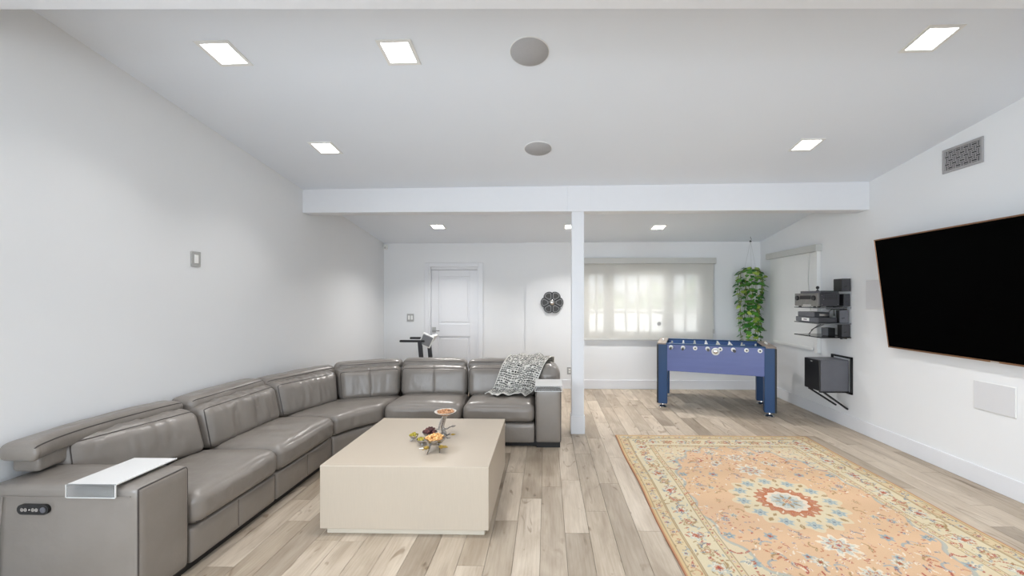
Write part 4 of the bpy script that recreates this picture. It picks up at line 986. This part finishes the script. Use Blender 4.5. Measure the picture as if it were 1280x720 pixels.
# medallion
stamp(0, 0, .40, flower(16, ['cream', 'cream', 'cream', 'cream']))
for k in range(12):
    a = 2*PI*k/12; stamp(.315*math.cos(a), .315*math.sin(a), .056, flower(6, ['pale', 'blue', 'pale', 'slate'])); a += PI/12; stamp(.345*math.cos(a), .345*math.sin(a), .030, leafm(a, 'olive', .5)); stamp(.265*math.cos(a), .265*math.sin(a), .026, leafm(a, 'olive', .4))
stamp(0, 0, .225, flower(20, ['rust', 'rust', 'pale', 'pale']))
for k in range(20):
    a = 2*PI*k/20; stamp(.185*math.cos(a), .185*math.sin(a), .022, leafm(a, 'ivory' if k % 2 else 'red', .3))
stamp(0, 0, .15, flower(12, ['ivory', 'pale', 'blue', 'pale']))
for k in range(8): a = 2*PI*k/8; stamp(.07*math.cos(a), .07*math.sin(a), .032, leafm(a, 'olive', .3))
stamp(0, 0, .045, flower(8, ['cream', 'rust', 'cream', 'red']))
# main border: alternating palmettes, vines and buds
def border(d, step, kind):
    for side in range(4):
        Lh_ = HWy if side < 2 else HWx; n_ = max(4, int(round((2*(Lh_-d))/step)))
        for k in range(n_+1):
            s = -(Lh_-d)+2*(Lh_-d)*k/n_
            cx, cy = ((HWx-d)*(1 if side == 0 else -1), s) if side < 2 else (s, (HWy-d)*(1 if side == 2 else -1)); kind(cx, cy, k, side)
def kb(cx, cy, k, side):
    if k % 2: stamp(cx, cy, .058, flower(7, ['pale', 'ivory', 'rust', 'red']))
    else: stamp(cx, cy, .05, flower(5, ['olive', 'cream', 'rust', 'ivory']))
    stamp(cx+.02, cy+.035, .05, arc(k*2.1, 1.2, ['olive', 'slate', 'rust'][k % 3]))
def kb2(cx, cy, k, side):
    stamp(cx+q.uniform(-.05, .05), cy+q.uniform(-.02, .02), q.uniform(.014, .026), leafm(q.uniform(0, 3), q.choice(['red', 'blue', 'slate', 'olive', 'rust', 'olive'])))
def kb3(cx, cy, k, side):
    stamp(cx, cy, .026, flower(5, [['olive', 'pale', 'rust'][k % 3], 'cream', 'slate', 'red'])) if k % 2 else stamp(cx, cy, .03, arc(k*1.3, 1.3, ['line', 'rust', 'slate'][k % 3]))
border(.205, .15, kb); border(.205, .022, kb2); border(.23, .03, kb2); border(.17, .05, kb2); border(.25, .045, kb2); border(.068, .055, kb3); border(.068, .04, kb2)
border(.318, .04, lambda cx, cy, k, s: stamp(cx, cy, .012, flower(5, [['red', 'pale', 'olive'][k % 3], 'ivory', 'red', 'red'])))
# wear: soft abrash bands
for i in range(ny+1): img[i] *= 1+.03*math.sin(gy[i]*9)+.02*math.sin(gy[i]*23)
V = np.zeros(((nx+1)*(ny+1), 3)); cx_, cy_ = (RX0+RX1)/2, (RY0+RY1)/2
wob = .006*np.sin(PY*5.5)
V[:, 0] = (PX+cx_+wob).ravel(); V[:, 1] = (PY+cy_).ravel(); V[:, 2] = .010
ii, jj = np.meshgrid(np.arange(ny), np.arange(nx), indexing='ij'); a = (ii*(nx+1)+jj).ravel(); F = np.stack([a, a+1, a+nx+2, a+nx+1], 1)
rug = thing('area_rug', 'peach and cream floral patterned rug on the floor below the television', 'rug', (cx_, cy_, 0))
me = bpy.data.meshes.new('pile'); me.vertices.add(len(V)); V2 = V-np.array([cx_, cy_, 0]); me.vertices.foreach_set('co', V2.ravel())
me.loops.add(F.size); me.loops.foreach_set('vertex_index', F.ravel()); me.polygons.add(len(F)); me.polygons.foreach_set('loop_start', np.arange(0, F.size, 4)); me.update(calc_edges=True)
me.materials.append(attr_mat('rug_pile', .92)); po = bpy.data.objects.new('pile', me); COL.objects.link(po); po.parent = rug
ca = me.color_attributes.new('pattern', 'FLOAT_COLOR', 'POINT'); ca.data.foreach_set('color', np.concatenate([np.clip(img, 0, 1).reshape(-1, 3), np.ones((len(V), 1))], 1).ravel())
bt = MB(); w_ = lambda y: .006*math.sin((y-cy_)*5.5); N = 60; vs = []; 
for k in range(N+1):
    y = RY0+(RY1-RY0)*k/N
    for X in (RX0-.004, RX1+.004):
        vs += [(X+w_(y), y, .0005), (X+w_(y), y, .0095)]
fs = []
for k in range(N):
    b0 = 4*k; fs += [(b0, b0+4, b0+5, b0+1), (b0+2, b0+3, b0+7, b0+6), (b0+1, b0+5, b0+7, b0+3), (b0, b0+2, b0+6, b0+4)]
fs += [(0, 1, 3, 2), (4*N, 4*N+2, 4*N+3, 4*N+1)]
obj('backing', bt.add(vs, fs), mat('rug_edge', (164, 112, 84), .9), rug, fix=True)
